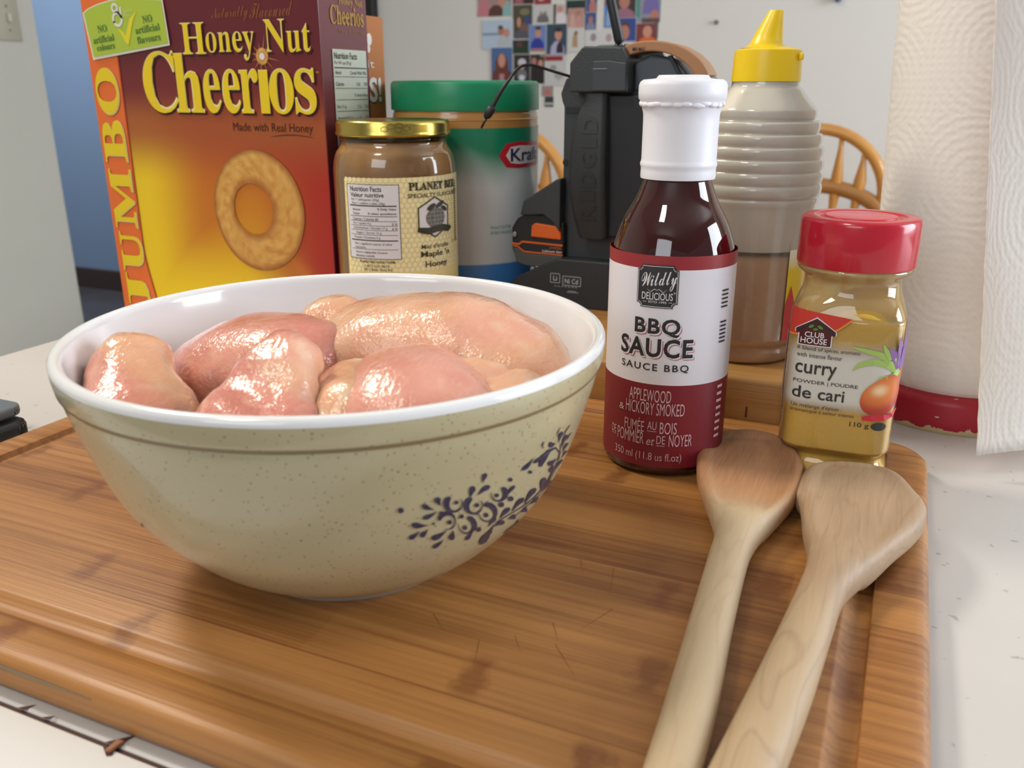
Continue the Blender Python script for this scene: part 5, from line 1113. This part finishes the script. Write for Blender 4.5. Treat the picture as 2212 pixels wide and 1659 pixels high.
def towel_material():
    m, N, b = newmat('quilted_paper')
    at = N.node('ShaderNodeUVMap', uv_map='roll')
    vo = N.node('ShaderNodeTexVoronoi', iVector=at.outputs[0], iScale=16.0, iRandomness=0.35)
    rg_ = N.math('SINE', N.math('MULTIPLY', vo.outputs['Distance'], 75.0))
    dt = N.node('ShaderNodeTexVoronoi', iVector=at.outputs[0], iScale=230.0, iRandomness=0.15).outputs['Distance']
    hgt = N.math('ADD', N.math('MULTIPLY', rg_, 0.22), N.math('MULTIPLY', N.math('MINIMUM', dt, 0.45), 0.9))
    N.t.links.new(N.node('ShaderNodeBump', iStrength=0.34, iDistance=0.0009, iHeight=hgt).outputs[0], b.inputs['Normal'])
    b.inputs['Base Color'].default_value = lin('#ece6e1'); b.inputs['Roughness'].default_value = 0.9
    b.inputs['Specular IOR Level'].default_value = 0.15
    return m
M_tow = towel_material()
def uvgrid(rows, uvf, closed):
    bm = bmesh.new(); U = bm.loops.layers.uv.new('roll'); G_ = [[bm.verts.new(p) for p in r] for r in rows]
    n = len(G_[0])
    for j in range(len(G_) - 1):
        for i in range(n if closed else n - 1):
            k = (i + 1) % n
            f = bm.faces.new((G_[j][i], G_[j][k], G_[j + 1][k], G_[j + 1][i]))
            for l, (a, b_) in zip(f.loops, ((i, j), (i + 1, j), (i + 1, j + 1), (i, j + 1))): l[U].uv = uvf(a, b_)
    return bm
LEAN = 0.045
RT = 0.0565; rows = []; NZ = 40
for j in range(NZ + 1):
    z = 0.0092 + 0.275 * j / NZ; lean = -LEAN * (z - 0.0092)
    rr_ = RT + 0.0015 * (1 - j / NZ) - (0.004 * math.exp(-j * 0.9))
    rows.append([(TC[0] + lean + rr_ * (1 + 0.006 * noise.noise(Vector((math.cos(a), math.sin(a), z * 12)))) * math.cos(a), TC[1] + rr_ * math.sin(a), z) for a in (2 * math.pi * i / 96 for i in range(96))])
bm = uvgrid(rows, lambda a, b_: (a / 96 * 2 * math.pi * RT, b_ / NZ * 0.275), True)
top_in = [(TC[0] - LEAN * 0.275 + 0.021 * math.cos(2 * math.pi * i / 96), TC[1] + 0.021 * math.sin(2 * math.pi * i / 96), 0.2864) for i in range(96)]
bm.verts.ensure_lookup_table()
tv = [bm.verts.new(p) for p in top_in]; last = bm.verts[96 * NZ:96 * (NZ + 1)]
for i in range(96): bm.faces.new((last[i], last[(i + 1) % 96], tv[(i + 1) % 96], tv[i]))
recalc(bm); obj('roll', bm, M_tow, tw, label='quilted white roll')
core = [[(TC[0] - LEAN * (z - 0.0092) + 0.0205 * math.cos(2 * math.pi * i / 48), TC[1] + 0.0205 * math.sin(2 * math.pi * i / 48), z) for i in range(48)] for z in (0.0092, 0.288)]
bm = bmesh.new(); grid_faces(bm, core); recalc(bm); obj('core', bm, mat('cardboard', '#a58a68', 0.8), tw)
obj('dowel', tube([(TC[0], TC[1], 0.0090), (TC[0] - LEAN * 0.30, TC[1], 0.31)], 0.008, 20), mat('red_dowel', '#a8182c', 0.4), tw)
# loose sheet hanging forward from the right side of the roll
path = smooth_prof([(0.0555, 0.5235), (0.0660, 0.5275), (0.0830, 0.5370), (0.1040, 0.5560), (0.1200, 0.5860), (0.1240, 0.6200), (0.1150, 0.6480), (0.1031, 0.6620)], 7)
rows = []; NS = 40
for j in range(NS + 1):
    z = -0.0006 + 0.287 * j / NS
    row = []
    for i, (x, y) in enumerate(path):
        f = i / (len(path) - 1); lean = -(0.118 + (LEAN - 0.118) * f) * z
        jag = 0.0003 * (((j * 7) % 5) - 2) / 2 if i == 0 else 0
        row.append((x + lean + jag, y + 0.0015 * math.sin(z * 40 + f * 5) * (1 - f), z + 0.0120 * f))
    rows.append(row)
plen = 0.19
bm = uvgrid(rows, lambda a, b_: (0.4 + a / (len(path) - 1) * plen, b_ / NS * 0.287), False)
bmesh.ops.recalc_face_normals(bm, faces=bm.faces)
bmesh.ops.solidify(bm, geom=bm.faces[:], thickness=0.0004)
obj('loose_sheet', bm, M_tow, tw, label='loose white sheet hanging off the roll')

# ------------------------------------------------------------------ slab topped gadget at the left edge
ks = thing('kitchen_scale', (-0.555, 0.32, -0.015), 'dark kitchen scale with a grey slab top at the left edge of the picture', 'kitchen scale')
obj('body', prism(rrect(-0.640, -0.4890, 0.20, 0.3480, 0.010, 6), -0.0145, -0.0010, 0.003, 'z'), mat('black_scale_body', '#26272a', 0.45), ks)
obj('platform', prism(rrect(-0.640, -0.4960, 0.195, 0.3500, 0.009, 6), 0.0005, 0.0075, 0.002, 'z'), mat('grey_platform', '#6d747b', 0.35), ks, label='grey slab platform')
obj('platform_support', prism(rrect(-0.610, -0.530, 0.23, 0.32, 0.009, 6), -0.0015, 0.001, 0, 'z'), M_rad3, ks)

# ------------------------------------------------------------------ spindle back chairs
M_pine = mat('honey_pine', '#c98f45', 0.3, mottle=(9, '#b87c36', 0.8), coat=0.3)
M_pine2 = mat('honey_pine_rail', '#a8743c', 0.35, mottle=(9, '#93622f', 0.8))
def make_chair(cx, cy, label):
    t = thing('dining_chair', (cx, cy - 0.2, FLOOR), label, 'chair', 'spindle back chairs')
    SZ = FLOOR + 0.62
    def el(a, b_, z0, n=24, y=0.0): return [(cx + a * math.cos(math.pi * (1 - k / n)), cy + y, z0 + b_ * math.sin(math.pi * (1 - k / n))) for k in range(n + 1)]
    bm = bmesh.new()
    # flattened hoop
    for nm, a, b_, z0, r, m in (('hoop', 0.155, 0.150, -0.040, 0.0135, M_pine), ('lower_rail', 0.165, 0.085, -0.102, 0.0175, M_pine2)):
        pts = el(a, b_, z0)
        if nm == 'hoop': pts = [(cx - a - 0.002, cy, z0 - 0.33)] + pts + [(cx + a + 0.002, cy, z0 - 0.33)]
        obj(nm, tube(pts, r, 12), m, t)
    for k in range(-2, 3):
        x = cx + 0.052 * k; zt = -0.040 + 0.150 * math.sqrt(1 - (0.052 * k / 0.155) ** 2) - 0.005
        xb = cx + 0.052 * k * 0.92; H = zt - (SZ + 0.02)
        obj('spindle', tube([(x, cy, zt), (x, cy, zt - 0.25 * (zt + 0.03)), (x - .001 * k, cy, -0.005), (x - .002 * k, cy, -0.03), (xb, cy, -0.08), (xb, cy, SZ + 0.02)], [0.0055, 0.006, 0.0145, 0.0125, 0.008, 0.008], 10), M_pine, t)
    obj('seat', prism(rrect(cx - 0.20, cx + 0.20, cy - 0.40, cy + 0.02, 0.09, 8), SZ - 0.015, SZ + 0.022, 0.008, 'z'), M_pine, t)
    for sx in (-1, 1):
        for yy, dy in ((cy - 0.34, -0.05), (cy - 0.04, 0.06)):
            obj('leg', tube([(cx + sx * 0.14, yy, SZ - 0.01), (cx + sx * 0.165, yy + dy * .5, SZ - 0.28), (cx + sx * 0.19, yy + dy, FLOOR)], [0.014, 0.019, 0.013], 12), M_pine, t)
    for sx in (-1, 1):
        obj('stretcher', tube([(cx + sx * 0.172, cy - 0.37, FLOOR + 0.24), (cx + sx * 0.172, cy - 0.01, FLOOR + 0.24)], 0.009, 10), M_pine, t)
    return t
c1_ = make_chair(-0.205, 2.20, 'honey pine spindle chair against the pale wall, left of the paper towel roll')
c2_ = copy_tree(c1_); c2_.location.x = -0.865; c2_.location.y = 1.70
c2_['label'] = 'honey pine spindle chair partly hidden between the green lidded tub and the radio'

# ------------------------------------------------------------------ snapshots pinned on the back wall
PHC = {}
def pm_(hx):
    if hx not in PHC: PHC[hx] = mat('photo_ink', hx, 0.35)
    return PHC[hx]
M_pback = mat('photo_paper', '#d8d6d2', 0.4)
def photo(rect, bg, label, figs=(), layer=0, tilt=0.0):
    """figs: (colour, kind, cx, cz, w, h) in fractions of the print"""
    x0, x1, z0, z1 = rect; y = 2.4995 - 0.0012 * layer
    t = tag(obj('photo_print', box(x0, x1, y - 0.0010, y, z0, z1), M_pback, smooth=False, base=((x0 + x1) / 2, y, z0)), label, 'photo', 'family snapshots on the wall')
    f = on_front(0, y - 0.0010); w_, h_ = x1 - x0, z1 - z0
    Ink().rect(x0 + w_ * .015, x1 - w_ * .015, z0 + h_ * .015, z1 - h_ * .015).build('picture', f, pm_(bg), t, 0.0002)
    by = {}
    for i, (c, kd, cx_, cz_, a, b_) in enumerate(figs):
        k = Ink(); X, Z, A, B_ = x0 + w_ * cx_, z0 + h_ * cz_, w_ * a / 2, h_ * b_ / 2
        X0, X1, Z0, Z1 = max(X - A, x0), min(X + A, x1), max(Z - B_, z0), min(Z + B_, z1)
        if kd == 'r': k.rect(X0, X1, Z0, Z1)
        elif kd == 'e': k.ell((X0 + X1) / 2, (Z0 + Z1) / 2, (X1 - X0) / 2, (Z1 - Z0) / 2, 18)
        else:   # shoulders
            k.poly([(X0, Z0), (X1, Z0), (X1 - A * 0.1, Z0 + (Z1 - Z0) * 0.6), (X + A * 0.35, Z1), (X - A * 0.35, Z1), (X0 + A * 0.1, Z0 + (Z1 - Z0) * 0.6)])
        k.build({'r': 'printed_block', 'e': 'printed_head', 's': 'printed_body'}[kd], f, pm_(c), t, 0.0003 + 0.0001 * i)
    return t
SK = '#c98f7c'; SK2 = '#b5796a'
photo((-1.227, -1.115, 0.399, 0.458), '#a88a84', 'snapshot of people in pink and red at the upper left corner of the wall photos', [('#c77f86', 's', .2, .35, .4, .9), (SK, 'e', .72, .6, .25, .5), ('#5a3a35', 's', .55, .25, .45, .5), ('#8fb5b4', 's', .88, .3, .3, .7)])
photo((-1.211, -1.111, 0.308, 0.389), '#b8c8dc', 'pale blue snapshot of two people hugging, sticking out on the left of the wall photos', [('#7f93a8', 'r', .3, .52, .6, .08), ('#b9bfc6', 's', .72, .25, .5, .5), (SK2, 'e', .62, .62, .2, .3), (SK, 'e', .80, .55, .2, .3), ('#5d4640', 'e', .60, .74, .16, .14)], 1)
photo((-1.182, -1.112, 0.221, 0.314), '#4c6a9c', 'portrait of a girl with long red brown hair on blue, directly above the green lid', [('#6e3a30', 'e', .5, .42, .62, .8), ('#6b3730', 's', .5, .2, .95, .4), (SK, 'e', .5, .60, .34, .42), ('#b5848c', 'r', .5, .1, .22, .2)], 2)
photo((-1.113, -1.050, 0.336, 0.428), '#4f4a3c', 'dark olive snapshot of a group outdoors, beside the pale blue hugging snapshot', [('#7d7a5a', 'e', .6, .78, .5, .2), (SK, 'e', .32, .48, .2, .3), ('#3f4a78', 's', .75, .55, .35, .3), ('#7a5c50', 's', .6, .3, .5, .3), ('#5a5664', 's', .45, .12, .8, .25)])
photo((-1.049, -0.987, 0.378, 0.425), '#c9c8c6', 'black and white snapshot of a grey group, above the boy in the blue shirt', [('#6f6a6a', 's', .5, .25, .6, .5), ('#a08d88', 'e', .4, .5, .16, .25), ('#8e7f7c', 'e', .62, .5, .16, .25)])
photo((-1.113, -1.046, 0.428, 0.455), '#6a2a30', 'maroon snapshot at the top edge, above the olive group snapshot', [('#a0656a', 's', .3, .4, .4, .7), ('#3c2024', 's', .75, .4, .4, .7)])
photo((-1.045, -0.992, 0.426, 0.452), '#7d4242', 'dark red snapshot at the top edge, above the black and white group snapshot', [('#c2a59c', 'e', .4, .6, .4, .6), ('#a52f36', 'r', .5, .15, .9, .3)])
photo((-0.985, -0.943, 0.374, 0.425), '#c7b7b4', 'pale snapshot of a child in white, left of the pink group snapshot', [('#ded9da', 's', .5, .3, .8, .6), (SK, 'e', .45, .72, .4, .36), ('#4a3a38', 'r', .08, .5, .16, 1)])
photo((-0.948, -0.888, 0.396, 0.448), '#24342e', 'dark green snapshot with a pale teal top, at the top centre of the wall photos', [('#93b0aa', 'r', .5, .85, .9, .3), ('#171f1d', 's', .5, .2, .8, .4)])
photo((-0.942, -0.893, 0.361, 0.412), '#b98b85', 'pink snapshot of several bare armed people, above the white sketch snapshot', [('#d0a79c', 's', .3, .4, .35, .8), ('#c9968d', 's', .7, .35, .45, .7), (SK, 'e', .3, .8, .2, .25), (SK2, 'e', .65, .75, .2, .25)], 1)
photo((-1.061, -1.006, 0.301, 0.373), '#7189bd', 'school portrait of a boy in a bright blue shirt on light blue', [('#2f3c9c', 's', .5, .28, .78, .42), (SK2, 'r', .5, .05, .7, .1), (SK, 'e', .54, .68, .34, .34), ('#4a3530', 'e', .54, .86, .34, .14)], 2)
photo((-1.006, -0.942, 0.290, 0.374), '#34495a', 'school portrait of a boy in a dark vest on dark teal', [('#b3accb', 's', .55, .22, .7, .44), ('#2c2433', 's', .66, .24, .34, .36), (SK, 'e', .58, .64, .34, .36), ('#2c221f', 'e', .58, .80, .36, .14)], 2)
photo((-0.941, -0.885, 0.297, 0.361), '#cfcdcb', 'white snapshot with a small tan figure, right of the boy in the dark vest', [('#b78f72', 's', .4, .5, .3, .6), ('#8c6a58', 'e', .45, .78, .2, .2)], 1)
photo((-0.886, -0.795, 0.311, 0.354), '#d2d0d0', 'white snapshot of two faint grey figures, behind the radio antenna', [('#9a8f92', 'e', .25, .55, .2, .5), ('#b39a9a', 'e', .75, .5, .2, .5)], 2)
photo((-0.890, -0.856, 0.353, 0.400), '#3c5688', 'small blue snapshot of a person in grey, left of the radio antenna', [('#8488a0', 's', .5, .25, .8, .5), (SK2, 'e', .5, .62, .4, .34)], 1)
photo((-0.887, -0.855, 0.400, 0.447), '#3d4f8a', 'small blue snapshot at the top edge, left of the radio antenna', [('#b77a72', 's', .6, .35, .7, .7), (SK, 'e', .5, .75, .4, .3)], 1)
photo((-0.834, -0.810, 0.358, 0.445), '#3f78c4', 'narrow bright blue snapshot, right of the radio antenna', [('#8d2a32', 'r', .5, .82, .9, .3), ('#8fa7cc', 's', .5, .3, .6, .5)])
photo((-0.810, -0.743, 0.383, 0.443), '#38302f', 'portrait of a person in a dusty pink top on dark brown', [('#9c6a80', 's', .5, .2, .9, .4), (SK2, 'e', .5, .68, .46, .60)], 1)
photo((-0.807, -0.740, 0.322, 0.383), '#2f4a93', 'portrait of a brown haired child on royal blue, below the dusty pink portrait', [('#5a3a33', 'e', .5, .50, .5, .72), (SK2, 'e', .5, .38, .44, .62)], 1)
photo((-0.743, -0.673, 0.368, 0.440), '#8b8d9c', 'snapshot of a person in a purple striped shirt, right end of the photos', [('#3f8a84', 'r', .07, .6, .14, .8), ('#7468a6', 's', .6, .66, .66, .66), (SK2, 's', .75, .3, .4, .3), ('#5b4748', 'r', .6, .08, .7, .18)])
photo((-0.740, -0.678, 0.319, 0.368), '#7d3434', 'portrait of a red haired child in an orange top, lowest at the right end', [('#d8642a', 's', .55, .14, .8, .3), (SK, 'e', .52, .55, .42, .62), ('#6a4a44', 'r', .92, .6, .16, .8)], 2)
photo((-1.113, -1.057, 0.294, 0.333), '#27302a', 'dark green snapshot under the olive group, left of the boy in the blue shirt', [('#5a3a3c', 's', .4, .7, .4, .4), ('#1f3a26', 'r', .5, .25, .96, .4)], 1)
photo((-1.109, -1.056, 0.212, 0.294), '#2d2a2e', 'black snapshot with white capped figures, right of the long haired girl', [('#c9c9cc', 'e', .5, .72, .5, .26), ('#6f7078', 'e', .5, .3, .6, .4), ('#d0cfd2', 'e', .5, .2, .36, .2), (SK, 'e', .5, .58, .3, .2)], 1)
photo((-1.060, -1.008, 0.212, 0.294), '#352926', 'dark brown snapshot of a couple, right of the white capped figures', [(SK2, 'e', .3, .75, .3, .24), (SK, 'e', .7, .68, .3, .24), ('#241c1c', 's', .5, .3, .9, .6), ('#8a8a6a', 'e', .8, .94, .3, .1)])
photo((-1.011, -0.942, 0.206, 0.288), '#c6c5c4', 'white card with a red band across its top, left of the radio', [('#97262b', 'r', .42, .91, .8, .16), ('#9a9494', 'e', .4, .6, .3, .2), ('#a9a3a2', 'e', .65, .35, .4, .3)], 1)
photo((-1.020, -0.982, 0.177, 0.206), '#9b8b88', 'small pinkish grey snapshot, under the white card with the red band', [('#b5736c', 's', .5, .4, .6, .6)])
photo((-1.010, -0.981, 0.147, 0.177), '#3b3c3e', 'small charcoal snapshot with a pale stripe, lowest beside the radio', [('#b9bab9', 'r', .5, .3, .9, .2)])
nl = tag(obj('wall_nail', tube([(-0.5211, 2.4995, 0.3649), (-0.5211, 2.490, 0.3655)], [0.006, 0.004], 12), mat('nail_grey', '#6f6d70', 0.5), base=(-0.5211, 2.4995, 0.3649)), 'small grey nail head on the bare wall, left of the yellow spout', 'nail')
hk = tag(obj('wall_hook', tube([(-0.2210, 2.4995, 0.412), (-0.2210, 2.480, 0.412), (-0.2200, 2.474, 0.404)], [0.009, 0.008, 0.005], 12), mat('hook_blue', '#56618c', 0.5), base=(-0.2210, 2.4995, 0.412)), 'small blue hook at the top edge of the pale wall', 'hook')
